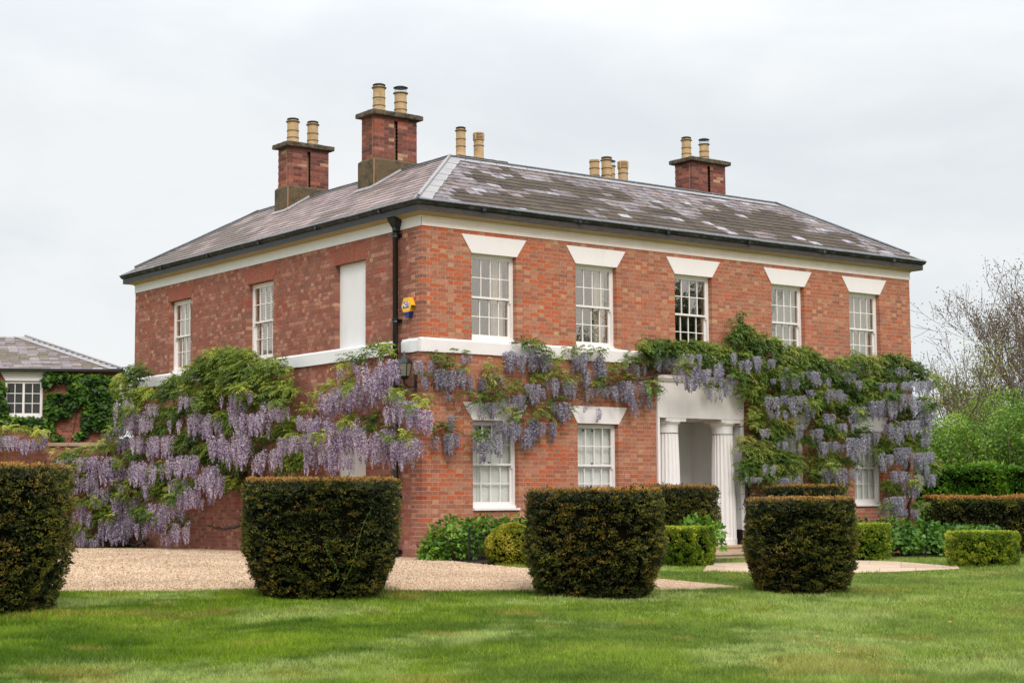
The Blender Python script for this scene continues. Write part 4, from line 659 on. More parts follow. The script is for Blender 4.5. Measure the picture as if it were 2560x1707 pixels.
def slate_verts(s):
    side, a, b, v0, v1, c, r = s; vt = v1+.10; LEN = LX if side == 'F' else WY; at_, bt_ = min(max(a, vt), LEN-vt), max(min(b, LEN-vt), vt); j = random.uniform(0, .004); sk = random.uniform(-.004, .004)
    return [slope_pt(side, a, v0+sk, .001), slope_pt(side, b, v0-sk, .001), slope_pt(side, bt_, vt, -.012), slope_pt(side, at_, vt, -.012), slope_pt(side, a, v0+sk, .012+j*.7), slope_pt(side, b, v0-sk, .012+j*.7), slope_pt(side, bt_, vt, -.002), slope_pt(side, at_, vt, -.002)]
SF = [(0, 1, 2, 3), (4, 7, 6, 5), (0, 4, 5, 1), (1, 5, 6, 2), (2, 6, 7, 3), (3, 7, 4, 0)]
def sdist(s): p = np.array(slope_pt(s[0], (s[1]+s[2])/2, s[3], 0)); return float(np.linalg.norm(p-CAMP))*(1.0 if s[0] == 'F' else 1.15)
order = sorted(range(len(slates)), key=lambda i: sdist(slates[i])); chosen = set(order[:300]); g = Geo(); gfs = Geo()
for i, s in enumerate(slates):
    if i in chosen: q = Geo(); q.add(slate_verts(s), SF, s[5]); q.obj('slate', M['slate_mossy' if s[0] == 'F' else 'slate'], roof)
    else: (gfs if s[0] == 'F' else g).add(slate_verts(s), SF, s[5])
gfs.obj('slating', M['slate_mossy'], roof, kind='stuff')
# unseen slopes and the inner slopes carry plain slating too
for side, off in (('E', 0), ('N', 0)):
    for r in range(len(rowv)-1):
        v0, v1 = rowv[r], rowv[r+1]+.1; LEN = WY if side == 'E' else LX
        n = 30
        for i in range(n):
            a = v0+(LEN-2*v0)*i/n+.002; b = v0+(LEN-2*v0)*(i+1)/n-.002
            P4 = [slope_pt('S' if side == 'E' else 'F', min(max(t, v), LEN-v), v, h) for t, v, h in ((a, v0, .016), (b, v0, .016), (b, v1, 0), (a, v1, 0))]
            P4 = [((LX-p[0], p[1], p[2]) if side == 'E' else (p[0], WY-p[1], p[2])) for p in P4]; g.add(P4, [(0, 1, 2, 3)], random.choice(PSF))
g.obj('slating', M['slate'], roof, kind='stuff')
# lead: ridge roll, flashing strips, hip rolls
g = Geo(); z = ZR+.03
ring = [(RD, RD, z), (LX-RD, RD, z), (LX-RD, WY-RD, z), (RD, WY-RD, z), (RD, RD, z)]
def wobble(a, b, n): return [tuple(np.array(a)*(1-t)+np.array(b)*t+np.array([0, 0, random.uniform(-.004, .004)])) for t in np.linspace(0, 1, n)]
for a, b in zip(ring[:-1], ring[1:]): tube(g, wobble(a, b, 14), .032, 8)
g.obj('ridge_roll', M['lead_dark'], roof, smooth=True)
g = Geo()
def strip(side, LEN, v0, v1, h): 
    n = 24; 
    for i in range(n):
        def lim(v, t): a = v; b = LEN-v; return a*(1-t)+b*t
        t0, t1 = i/n+.0006, (i+1)/n-.0006; j0 = random.uniform(0, .003)
        A = [slope_pt(side, lim(v0, t0), v0, h+j0), slope_pt(side, lim(v0, t1), v0, h+j0), slope_pt(side, lim(v1, t1), v1, h), slope_pt(side, lim(v1, t0), v1, h)]
        B = [slope_pt(side, lim(v0, t0), v0, h-.006), slope_pt(side, lim(v0, t1), v0, h-.006), slope_pt(side, lim(v1, t1), v1, h-.006), slope_pt(side, lim(v1, t0), v1, h-.006)]
        g.add(B+A, SF)
strip('F', LX, RD-.14, RD-.004, .024); strip('S', WY, RD-.05, RD-.004, .024)
g.obj('ridge_flashing', M['lead'], roof)
g = Geo()
def hipstrip(side, w0, n=7, far=False, LEN=LX):
    for i in range(n):
        va = -.25+(RD+.2)*i/n+.004; vb = -.25+(RD+.2)*(i+1)/n-.002; j = random.uniform(0, .004)
        U = (lambda x: LEN-x) if far else (lambda x: x)
        A = [slope_pt(side, U(va), va, .026+j), slope_pt(side, U(va+w0), va, .024+j), slope_pt(side, U(vb+w0*.92), vb, .022), slope_pt(side, U(vb), vb, .024)]
        B = [slope_pt(side, U(va), va, .016), slope_pt(side, U(va+w0), va, .016), slope_pt(side, U(vb+w0*.92), vb, .014), slope_pt(side, U(vb), vb, .016)]
        g.add(B+A, SF)
for args in (('F', .30), ('S', .14), ('F', .12, 7, True), ('S', .1, 7, True, WY)): g = Geo(); hipstrip(*args); g.obj('hip_flashing', M['lead'], roof)
g = Geo(); tube(g, wobble((-.22, -.22, ZE-K*.22+.045), (RD, RD, ZR+.045), 8), .03, 8); g.obj('hip_roll', M['lead'], roof, smooth=True)
g = Geo(); tube(g, wobble((LX+.02, -.02, ZE+.04), (LX-RD, RD, ZR+.035), 8), .034, 8); g.obj('hip_roll', M['lead_dark'], roof, smooth=True); g = Geo(); tube(g, wobble((-.02, WY+.02, ZE+.04), (RD, WY-RD, ZR+.035), 8), .034, 8); g.obj('hip_roll', M['lead_dark'], roof, smooth=True)
# lead apron lip at the eaves
g = Geo()
def lip(side, LEN):
    n = 26
    for i in range(n):
        a = -.27+(LEN+.54)*i/n; b = -.27+(LEN+.54)*(i+1)/n-.004; j = random.uniform(-.004, .006); o = random.uniform(-.004, .004)
        A = [slope_pt(side, a, -.302+o, .022+j), slope_pt(side, b, -.302+o, .022+j), slope_pt(side, b, -.20, .024), slope_pt(side, a, -.20, .024)]
        B = [slope_pt(side, a, -.302+o, .006+j), slope_pt(side, b, -.302+o, .006+j), slope_pt(side, b, -.20, .018), slope_pt(side, a, -.20, .018)]
        g.add(B+A, SF)
lip('F', LX); lip('S', WY); g.obj('eaves_flashing', M['lead_dark'], roof)

# chimneys
def pot(ch, x, y, z, h=.56, r=.125, top='cap', bands=(.3, .62), flare=0):
    g = Geo(); prof = [(r*(1.10+flare), z-.02), (r*(1.04+flare*.5), z+.06), (r, z+.13*1), (r*.98, z+h*.9), (r*1.0, z+h)]
    lathe(g, x, y, prof); p = g.obj('chimney_pot', M['pot'], ch, smooth=False)
    g = Geo()
    for t in bands: lathe(g, x, y, [(r*.99, z+h*t-.014), (r*1.08, z+h*t-.008), (r*1.08, z+h*t+.008), (r*.99, z+h*t+.014)])
    g.obj('pot_band', M['pot_band'], p)
    if top in ('cap', 'cage'):
        g = Geo(); lathe(g, x, y, [(r*.98, z+h), (r*1.22, z+h+.012), (r*1.24, z+h+.026), (r*1.0, z+h+.036)]); g.obj('pot_rim', M['pot_band'], p)
    if top == 'cap':
        g = Geo(); lathe(g, x, y, [(r*.9, z+h+.03), (r*.92, z+h+.055)]); g.obj('pot_neck', M['pot'], p)
        g = Geo(); lathe(g, x, y, [(r*1.02, z+h+.065), (r*1.06, z+h+.085), (r*.8, z+h+.102), (.02, z+h+.108)]); 
        for k in range(4): a = k*PI/2+.5; tube(g, [(x+math.cos(a)*r*.85, y+math.sin(a)*r*.85, z+h+.03), (x+math.cos(a)*r*.85, y+math.sin(a)*r*.85, z+h+.07)], .012, 5)
        g.obj('pot_cowl', M['dark_metal'], p)
    if top == 'cage':
        g = Geo()
        for k in range(18): a = k*PI/9; tube(g, [(x+math.cos(a)*r*.95, y+math.sin(a)*r*.95, z+h+.03), (x+math.cos(a)*r*.95, y+math.sin(a)*r*.95, z+h+.13)], .003, 4)
        g.obj('cowl_cage', M['wire'], p)
        g = Geo(); lathe(g, x, y, [(r*1.18, z+h+.13), (r*1.2, z+h+.142), (r*.8, z+h+.165), (.02, z+h+.175)]); g.obj('pot_cowl', M['dark_metal'], p)
    if top == 'louvre':
        g = Geo()
        for k in range(5): zz = z+h+.01+k*.032; lathe(g, x, y, [(r*.8, zz), (r*1.16, zz+.004), (r*1.13, zz+.018), (r*.85, zz+.024)])
        for k in range(4): a = k*PI/2+.35; tube(g, [(x+math.cos(a)*r*1.08, y+math.sin(a)*r*1.08, z+h), (x+math.cos(a)*r*1.08, y+math.sin(a)*r*1.08, z+h+.16)], .018, 6)
        lathe(g, x, y, [(r*1.1, z+h+.165), (r*1.0, z+h+.178), (.02, z+h+.182)]); g.obj('louvred_top', M['pot'], p)
    return p
PALC = [(S(132, 82, 70), 10), (S(118, 74, 66), 12), (S(104, 68, 62), 9), (S(152, 90, 74), 5), (S(164, 86, 64), 2), (S(130, 86, 76), 8), (S(156, 104, 90), 3), (S(170, 136, 112), 1)]
def chimney(x0, x1, y0, y1, zb, zt, plinth=None, slot=True, cap_o=.10, cap_h=.105):
    g = Geo(); X = (x0+x1)/2; sl = .045
    PF = Plane((0, y0, 0), (1, 0, 0), (0, -1, 0)); PS = Plane((x0, 0, 0), (0, 1, 0), (-1, 0, 0)); PE = Plane((x1, 0, 0), (0, 1, 0), (1, 0, 0))
    FRONT.box(g, x0+.004, X-sl, -y1+.004, -y0-.004, zb, zt); FRONT.box(g, X+sl, x1-.004, -y1+.004, -y0-.004, zb, zt)
    FRONT.box(g, X-sl, X+sl, -y1+.004, -y0-.11, zb, zt)
    ch = g.obj('chimney', M['mortar_side'], house); g = Geo(); ch_n = int((zt-zb)/.0745)
    for k in range(ch_n+1):
        z1_ = zt-.0745*k; z0_ = z1_-.0655; o = .0 if k % 2 else .1175
        if z0_ < zb-.08: break
        slotrow = slot and 1 <= k <= ch_n-3
        for P_, a, b in ((PF, x0, x1), (PS, y0+.11, y1), (PE, y0+.11, y1)):
            u = a-o
            while u < b:
                ua, ub = max(u, a), min(u+.225, b); u += .235
                if ub-ua < .02: continue
                parts_ = [(ua, ub)]
                if P_ is PF and slotrow:
                    parts_ = [(p, X-sl if q > X-sl-.06 else q) for p, q in [(ua, ub)] if p < X-sl-.06]+[(X+sl if p < X+sl+.06 else p, q) for p, q in [(ua, ub)] if q > X+sl+.06]
                for p, q in parts_:
                    if q-p < .01: continue
                    f = random.uniform(.85, 1.1); c = tuple(t*f for t in pick(PALC))
                    if P_ is PF: c = tuple(t*1.06 for t in c)
                    P_.box(g, p, q, -.08, 0, z0_, z1_, c)
    g.obj('brickwork', M['brick'], ch, kind='stuff')
    if plinth:
        px0, px1, py0, py1, pz = plinth; g = Geo()
        V = [(px0, py0, 6.6), (px1, py0, 6.6), (px1, py1, 6.6), (px0, py1, 6.6), (px0, py0, pz), (px1, py0, pz), (px1, py1, pz), (px0, py1, pz), (x0-.002, y0-.002, pz+.05), (x1+.002, y0-.002, pz+.05), (x1+.002, y1, pz+.05), (x0-.002, y1, pz+.05)]
        g.add(V, [(0, 1, 5, 4), (1, 2, 6, 5), (2, 3, 7, 6), (3, 0, 4, 7), (4, 5, 9, 8), (5, 6, 10, 9), (6, 7, 11, 10), (7, 4, 8, 11), (8, 9, 10, 11)]); g.obj('chimney_base', M['concrete'], ch)
        g = Geo(); tube(g, [(px0, py0, slope_pt('S', py0, px0, .03)[2]), (px0, py0, pz)], .011, 6); g.obj('corner_bead', mat('lime_bead', S(170, 128, 96), .9), ch)
        g = Geo()   # lead soaker round the foot
        for (a, b) in (((px0-.07, py0-.05), (RD, py0-.05)),): 
            n = 8
            for i in range(n):
                xa, xb = a[0]+(b[0]-a[0])*i/n, a[0]+(b[0]-a[0])*(i+1)/n-.003; g.add([slope_pt('S', py0-.05, xa, .02), slope_pt('S', py0-.05, xb, .02), slope_pt('S', py0-.004, xb, .06), slope_pt('S', py0-.004, xa, .06)], [(0, 1, 2, 3)])
        g.add([slope_pt('S', py0-.05, px0-.09, .024), slope_pt('S', py1+.03, px0-.09, .024), slope_pt('S', py1+.03, px0-.004, .05), slope_pt('S', py0-.05, px0-.004, .05)], [(0, 1, 2, 3)])
        g.obj('flashing', M['lead'], ch)
    g = Geo(); n = 10
    c = cap_o; V = []; 
    def loop(o, z, jz=0): 
        pts = []
        q = [(x0-o, y0-o), (x1+o, y0-o), (x1+o, y1+o), (x0-o, y1+o)]
        for i in range(4):
            a, b = q[i], q[(i+1) % 4]
            for t in np.linspace(0, 1, n, endpoint=False): pts.append((a[0]*(1-t)+b[0]*t+random.gauss(0, .003), a[1]*(1-t)+b[1]*t+random.gauss(0, .003), z+random.gauss(0, jz)))
        return pts
    Ls = [loop(c-.01, zt, .001), loop(c, zt+.012, .003), loop(c, zt+cap_h-.012, .003), loop(c-.015, zt+cap_h, .003)]; m = 4*n
    V = [p for l_ in Ls for p in l_]; F = [(i*m+k, i*m+(k+1) % m, (i+1)*m+(k+1) % m, (i+1)*m+k) for i in range(3) for k in range(m)]+[tuple(range(m)), tuple(range(4*m-1, 3*m-1, -1))]
    g.add(V, F); g.obj('chimney_cap', M['cap'], ch)
    return ch
c1 = chimney(1.60, 2.64, 7.66, 8.14, 7.9, 8.99, (1.56, 2.69, 7.617, 8.22, 8.06)); pot(c1, 1.84, 7.9, 9.095, .50, .13, 'cap'); pot(c1, 2.36, 7.9, 9.095, .50, .125, 'cap')
c2 = chimney(1.50, 2.55, 3.93, 4.43, 7.9, 8.99, (1.45, 2.60, 3.877, 4.50, 8.05)); pot(c2, 1.76, 4.17, 9.095, .52, .128, 'cap'); pot(c2, 2.30, 4.17, 9.095, .48, .13, 'cage')
c3 = chimney(3.66, 4.80, 3.95, 4.45, 7.0, 8.30, slot=False, cap_h=.09); pot(c3, 3.88, 4.2, 8.385, .60, .105, 'cap', (.45, .72), .15); pot(c3, 4.36, 4.2, 8.385, .46, .11, 'louvre', (.75,), .12)
c4 = chimney(7.50, 8.75, 4.0, 4.95, 7.0, 8.06, slot=False, cap_h=.09, cap_o=.05); pot(c4, 7.66, 4.2, 8.145, .665, .115, 'plain', (.45, .7, .93)); pot(c4, 8.03, 4.2, 8.145, .68, .122, 'cap', (.5, .75)); pot(c4, 8.62, 4.75, 8.145, .70, .105, 'cage', (.5, .75)); pot(c4, 8.53, 4.2, 8.145, .56, .115, 'louvre', (.8,), .1)
c5 = chimney(10.55, 11.66, 4.0, 4.60, 7.2, 9.10, cap_h=.10); pot(c5, 10.60+.06, 4.3, 9.195, .45, .115, 'cap'); pot(c5, 11.2+.05, 4.3, 9.195, .42, .115, 'cage')

# porch in antis
pu0, pu1, pz0, pz1 = PORCH
g = Geo(); T_ = FRONT
T_.box(g, pu0-.05, pu0+.012, -1.5, -.01, pz0, pz1); T_.box(g, pu1-.012, pu1+.05, -1.5, -.01, pz0+.001, pz1); T_.box(g, pu0-.05, pu1+.05, -1.6, -1.501, pz0, pz1)
T_.box(g, pu0-.05, pu1+.05, -1.5, -.06, pz1+.004, pz1+.02)
porch = g.obj('porch', M['grey_wall'], house)
g = Geo(); T_.box(g, pu0, pu1, -1.5, .30, pz0-.045, pz0); g.obj('porch_floor', M['stone'], porch)
g = Geo(); T_.box(g, pu0+.005, pu0+.016, -1.49, -.008, pz0+.001, .40); T_.box(g, pu1-.016, pu1-.005, -1.49, -.008, pz0+.001, .40); T_.box(g, pu0+.01, pu1-.01, -1.499, -1.49, pz0+.001, .40); g.obj('plinth_band', M['black'], porch)
g = Geo(); T_.box(g, 6.35, 7.35, -1.499, -1.46, pz0+.4, 2.25); 
for (a, b, c, e) in ((6.45, 6.8, .6, 1.3), (6.9, 7.25, .6, 1.3), (6.45, 6.8, 1.4, 2.15), (6.9, 7.25, 1.4, 2.15)): T_.box(g, a, b, -1.459, -1.445, c, e)
g.obj('door', M['grey_wall'], porch)
g = Geo(); T_.box(g, pu0-.05, pu1+.03, -.30, .055, pz1-.002, 3.40); T_.box(g, pu0-.075, pu1+.055, -.1, .10, 3.401, 3.44); T_.box(g, pu0-.09, pu1+.07, -.1, .13, 3.441, 3.51); g.obj('entablature', M['white'], porch)
g = Geo(); T_.box(g, pu0-.048, pu0+.01, .003, .05, pz0, pz1); g.obj('pilaster', M['white'], porch)
g = Geo(); T_.box(g, pu1-.05, pu1+.028, .003, .045, pz0+.3, pz1); g.obj('pilaster', M['white'], porch)
def column(cx, cy, z0, z1):
    n = 100; nf = 20; prof = []
    H = z1-z0; g = Geo(); rows = 16; V = []
    for i in range(rows+1):
        t = i/rows; z = z0+.13+(H-.13-.30)*t; r = .262-.045*t**1.5
        for k in range(n):
            a = 2*PI*k/n; ph = (k*nf/n) % 1; fl = -.016*math.sin(PI*ph)**.8
            V.append((cx+(r+fl)*math.cos(a), cy+(r+fl)*math.sin(a), z))
    g.add(V, [(i*n+k, i*n+(k+1) % n, (i+1)*n+(k+1) % n, (i+1)*n+k) for i in range(rows) for k in range(n)])
    c = g.obj('column', M['joinery'], porch)
    g = Geo(); lathe(g, cx, cy, [(.27, z0), (.272, z0+.12), (.262, z0+.13)], 40); g.obj('column_base', M['joinery'], c)
    g = Geo(); zt = z1-.17; lathe(g, cx, cy, [(.216, zt), (.222, zt+.01), (.222, zt+.03), (.228, zt+.04), (.262, zt+.075), (.278, zt+.10), (.262, zt+.115)], 40); g.obj('capital', M['joinery'], c)
    g = Geo(); lathe(g, cx, cy, [(.221, zt-.131), (.219, zt-.129), (.219, zt-.124), (.221, zt-.122)], 40); g.obj('neck_ring', M['black'], c)
    # plain necking above the flutes
    g = Geo(); lathe(g, cx, cy, [(.2175, zt-.13), (.2175, zt+.002)], 40); g.obj('necking', M['joinery'], c)
    return c
column(6.13, .20, pz0, 2.655); column(7.67, .20, pz0, 2.655)
g = Geo(); T_.box(g, 5.88, 6.42, -.48, .046, 2.590, 2.66); g.obj('abacus', M['white'], porch)
g = Geo(); T_.box(g, 7.42, 7.96, -.48, .046, 2.590, 2.66); g.obj('abacus', M['white'], porch)
g = Geo(); T_.box(g, pu0+.02, pu1-.02, .0, .28, -.5, pz0-.045); T_.box(g, pu0, pu1, .3005, .31, pz0-.04, pz0-.002); g.obj('step', M['stone'], porch)
g = Geo(); T_.box(g, pu0-.05, pu1+.05, .281, .62, -.5, -.085); T_.box(g, pu0-.07, pu1+.07, .2815, .65, -.085, -.045); g.obj('step', M['stone'], porch)

# things fixed to the wall
dp_ = empty('drainpipe'); tag(dp_, 'black cast iron drainpipe with flared hopper head beside the house corner', 'drainpipe')
g = Geo(); Y = .74
tube(g, [(-.085, Y, 6.0), (-.085, Y, -.05)], .052, 14); g.obj('pipe', M['black'], dp_, smooth=True)
g = Geo(); Vh = []
for z, hw, d in ((6.30, .125, .19), (6.22, .125, .19), (6.16, .11, .17), (6.04, .055, .12), (5.98, .055, .12)):
    Vh += [(-.002, Y-hw, z), (-d, Y-hw, z), (-d, Y+hw, z), (-.002, Y+hw, z)]
g.add(Vh, [(i*4+k, i*4+(k+1) % 4, (i+1)*4+(k+1) % 4, (i+1)*4+k) for i in range(4) for k in range(4)]+[(0, 1, 2, 3), (19, 18, 17, 16)]); g.obj('hopper_head', M['black'], dp_)
for z in (5.9, 4.32, 2.7, 1.1, .12):
    g = Geo(); lathe(g, -.085, Y, [(.053, z-.05), (.068, z-.045), (.068, z-.02), (.062, z), (.068, z+.02), (.068, z+.045), (.053, z+.05)], 14); SIDE.box(g, Y-.1, Y+.1, .001, .03, z-.03, z+.03); g.obj('pipe_collar', M['black'], dp_)
g = Geo(); tube(g, [(-.03, Y-.075, 3.95), (-.03, Y-.075, 2.2)], .008, 5); g.obj('cable', M['dark_metal'], dp_)

ab = empty('alarm_box'); tag(ab, 'yellow and blue hexagonal burglar alarm box high beside the drainpipe', 'alarm box')
def hexa(r, s=1): return [(.365+r*.98*math.cos(PI/3*k), 4.565+r*math.sin(PI/3*k)*1.02) for k in range(6)]
g = Geo(); SIDE.prism(g, [(u, z) for u, z in hexa(.165) if True], .001, .095); g.obj('case', M['yellow'], ab)
g = Geo(); SIDE.prism(g, [(.28, 4.42), (.45, 4.42), (.42, 4.355), (.31, 4.355)], .001, .085); SIDE.prism(g, [(.255, 4.45), (.475, 4.45), (.45, 4.419), (.28, 4.419)], .001, .0951+.004); g.obj('strobe', M['blue'], ab)
g = Geo()
for k in range(4): SIDE.box(g, .195+.0*k, .215, .02, .085, 4.50+k*.018, 4.506+k*.018)
g.obj('vent_slit', M['dark_metal'], ab)
g = Geo(); SIDE.prism(g, [(.47, 4.525), (.47, 4.635), (.30, 4.635), (.285, 4.525)], .0955, .0985); g.obj('logo_panel', M['blue'], ab)
tcv = bpy.data.curves.new('logo_lettering', 'FONT'); tcv.body = 'ADT'; tcv.size = .115; tcv.extrude = .0008; tcv.align_x = 'CENTER'; tcv.align_y = 'CENTER'; tcv.shear = .25; tcv.space_character = .9; tcv.offset = .002
tcv.materials.append(M['logo_white']); to = bpy.data.objects.new('logo_text', tcv); lm = bpy.data.meshes.new_from_object(to); bpy.data.objects.remove(to); to = bpy.data.objects.new('logo_lettering', lm); link(to, ab); to.location = (-.1005, .378, 4.58); to.rotation_euler = (PI/2, 0, -PI/2)

lan = empty('wall_lantern'); tag(lan, 'black glazed carriage lantern on a bracket beside the drainpipe', 'lantern')
lx, ly = -.25, .20
def hexring(r, z): return [(lx+r*math.cos(PI/3*k+.3), ly+r*math.sin(PI/3*k+.3), z) for k in range(6)]
g = Geo(); a = hexring(.155, 3.50); b = hexring(.05, 3.62); g.add(a+b, [(k, (k+1) % 6, 6+(k+1) % 6, 6+k) for k in range(6)]+[tuple(range(6)), tuple(range(11, 5, -1))]); lathe(g, lx, ly, [(.05, 3.62), (.035, 3.65), (.03, 3.67), (.004, 3.72)], 8); g.obj('lantern_roof', M['black'], lan)
g = Geo()
for k in range(6):
    a_ = PI/3*k+.3; tube(g, [(lx+.14*math.cos(a_), ly+.14*math.sin(a_), 3.50), (lx+.095*math.cos(a_), ly+.095*math.sin(a_), 3.26)], .009, 5)
a = hexring(.10, 3.262); b = hexring(.03, 3.20); g.add(a+b, [(k, (k+1) % 6, 6+(k+1) % 6, 6+k) for k in range(6)]+[tuple(range(6)), tuple(range(11, 5, -1))])
tube(g, [(lx, ly, 3.20), (lx, ly, 3.12)], .02, 6); g.obj('lantern_frame', M['black'], lan)
g = Geo(); a = hexring(.136, 3.497); b = hexring(.094, 3.265); g.add(a+b, [(k, (k+1) % 6, 6+(k+1) % 6, 6+k) for k in range(6)]); gm = mat('lantern_glass', S(120, 118, 100), .3); g.obj('lantern_glass', gm, lan)
g = Geo(); tube(g, [(lx, ly, 3.14), (-.15, ly, 3.06), (-.06, ly, 3.08), (-.002, ly, 3.2)], .014, 6); SIDE.box(g, ly-.04, ly+.04, .001, .015, 3.0, 3.3); g.obj('bracket', M['black'], lan)
# ------------------------------------------------------------------ foliage helpers
def unit(v): return v/np.maximum(np.linalg.norm(v, axis=-1, keepdims=True), 1e-6)
def quads(B, D, Nn, Ln, Wd, C, fold=.0):
    """diamond leaves: base B, direction D, side vector from normal Nn"""
    sd = unit(np.cross(D, Nn)); mid = B+D*(Ln*.45)[:, None]
    V = np.stack([B, mid+sd*(Wd/2)[:, None], B+D*Ln[:, None], mid-sd*(Wd/2)[:, None]], 1).reshape(-1, 3)
    F = np.arange(len(B)*4).reshape(-1, 4); return V, F, np.repeat(C, 4, 0)
def rdir(n, up=0.): v = rng.normal(size=(n, 3)); v[:, 2] += up; return unit(v)
def compound(P, D, L, C, nl=6, lw=.32):
    """pinnate leaves: a drooping stalk with pairs of leaflets"""
    n = len(P); out = []
    sd = unit(np.cross(D, np.array([0, 0, 1.])+rng.normal(0, .2, (n, 3))))
    for j in range(nl):
        t = .15+.85*j/(nl-1); B = P+D*(L*t)[:, None]+np.array([0, 0, -1.])*(L*.45*t*t)[:, None]
        tang = unit(D+np.array([0, 0, -.9*t])); ll = L*(.35-.12*abs(t-.5))*rng.uniform(.85, 1.15, n)
        for sg in ((1, -1) if j < nl-1 else (0,)):
            d = unit(sd*sg*.9+tang*(.55 if sg else 1)+np.array([0, 0, -.45])+rng.normal(0, .15, (n, 3)))
            nn = unit(np.cross(d, sd)+rng.normal(0, .35, (n, 3)))
            out.append(quads(B, d, nn, ll, ll*lw, C*rng.uniform(.85, 1.15, (n, 1))))
    V = np.concatenate([o[0] for o in out]); C2 = np.concatenate([o[2] for o in out]); F = np.arange(len(V)).reshape(-1, 4); return V, F, C2
def mixc(stops, k):
    k = np.clip(k, 0, 1); s = np.array([p for p, _ in stops]); c = np.array([q for _, q in stops]); return np.stack([np.interp(k, s, c[:, i]) for i in range(3)], 1)
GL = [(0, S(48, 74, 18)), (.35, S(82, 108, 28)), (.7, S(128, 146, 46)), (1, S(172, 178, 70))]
GF_ = [(0, S(54, 82, 22)), (.4, S(94, 120, 38)), (.75, S(136, 152, 58)), (1, S(164, 156, 80))]
GY = [(0, S(70, 100, 20)), (.5, S(140, 156, 44)), (1, S(190, 190, 78))]
# ------------------------------------------------------------------ wisteria
def raceme_mesh(seed, pal):
    r = np.random.default_rng(seed); n = 230
    t = r.random(n)**.85; prof = np.interp(t, [0, .08, .25, .6, .85, 1], [.35, .85, 1.0, .72, .36, .08])*.5
    a = r.random(n)*6.28; q = prof*np.sqrt(r.uniform(.35, 1, n))
    bend = .15*np.sin(t*3+seed)
    P = np.column_stack([np.cos(a)*q+bend, np.sin(a)*q, -t]); O = np.column_stack([np.cos(a), np.sin(a), np.full(n, -.2)])+r.normal(0, .35, (n, 3))
    # world scale is ~(.13,.13,.5): keep petals about 22 mm in both directions
    sz = r.uniform(.13, .22, n); k = .27
    U = unit(np.cross(O, r.normal(size=(n, 3)))); Wv = unit(np.cross(O, U)); U = U*np.array([1, 1, k]); Wv = Wv*np.array([1, 1, k])
    V = np.stack([P-U*sz[:, None]*.5, P+Wv*sz[:, None]*.42, P+U*sz[:, None]*.5, P-Wv*sz[:, None]*.42], 1).reshape(-1, 3)
    c = np.array([pal[i] for i in r.choice(len(pal), n, p=[[.30, .32, .20, .18], [.24, .50, .16, .10], [.32, .18, .26, .24], [.26, .36, .12, .26], [.38, .28, .22, .12]][seed % 5])])*r.uniform(.85, 1.1, (n, 1))
    V = np.concatenate([V, [[-.02, -.02, 0], [.02, 0, 0], [bend[-1]*0+.0, .02, -.9]]]); F = [tuple(range(4*i, 4*i+4)) for i in range(n)]+[(4*n, 4*n+1, 4*n+2)]
    C = np.concatenate([np.repeat(c, 4, 0), np.array([S(120, 130, 80)]*3)]); me = bpy.data.meshes.new('flower_cluster'); fill_mesh(me, V, F, M['petal'], C); me['np'] = 1; return me, V, F, C
PINK = [S(204, 186, 204), S(230, 220, 226), S(158, 134, 172), S(108, 84, 136)]
BLUE = [S(178, 174, 190), S(214, 209, 217), S(136, 130, 160), S(92, 86, 126)]
RM = {'p': [raceme_mesh(i, PINK) for i in range(5)], 'b': [raceme_mesh(10+i, BLUE) for i in range(5)]}
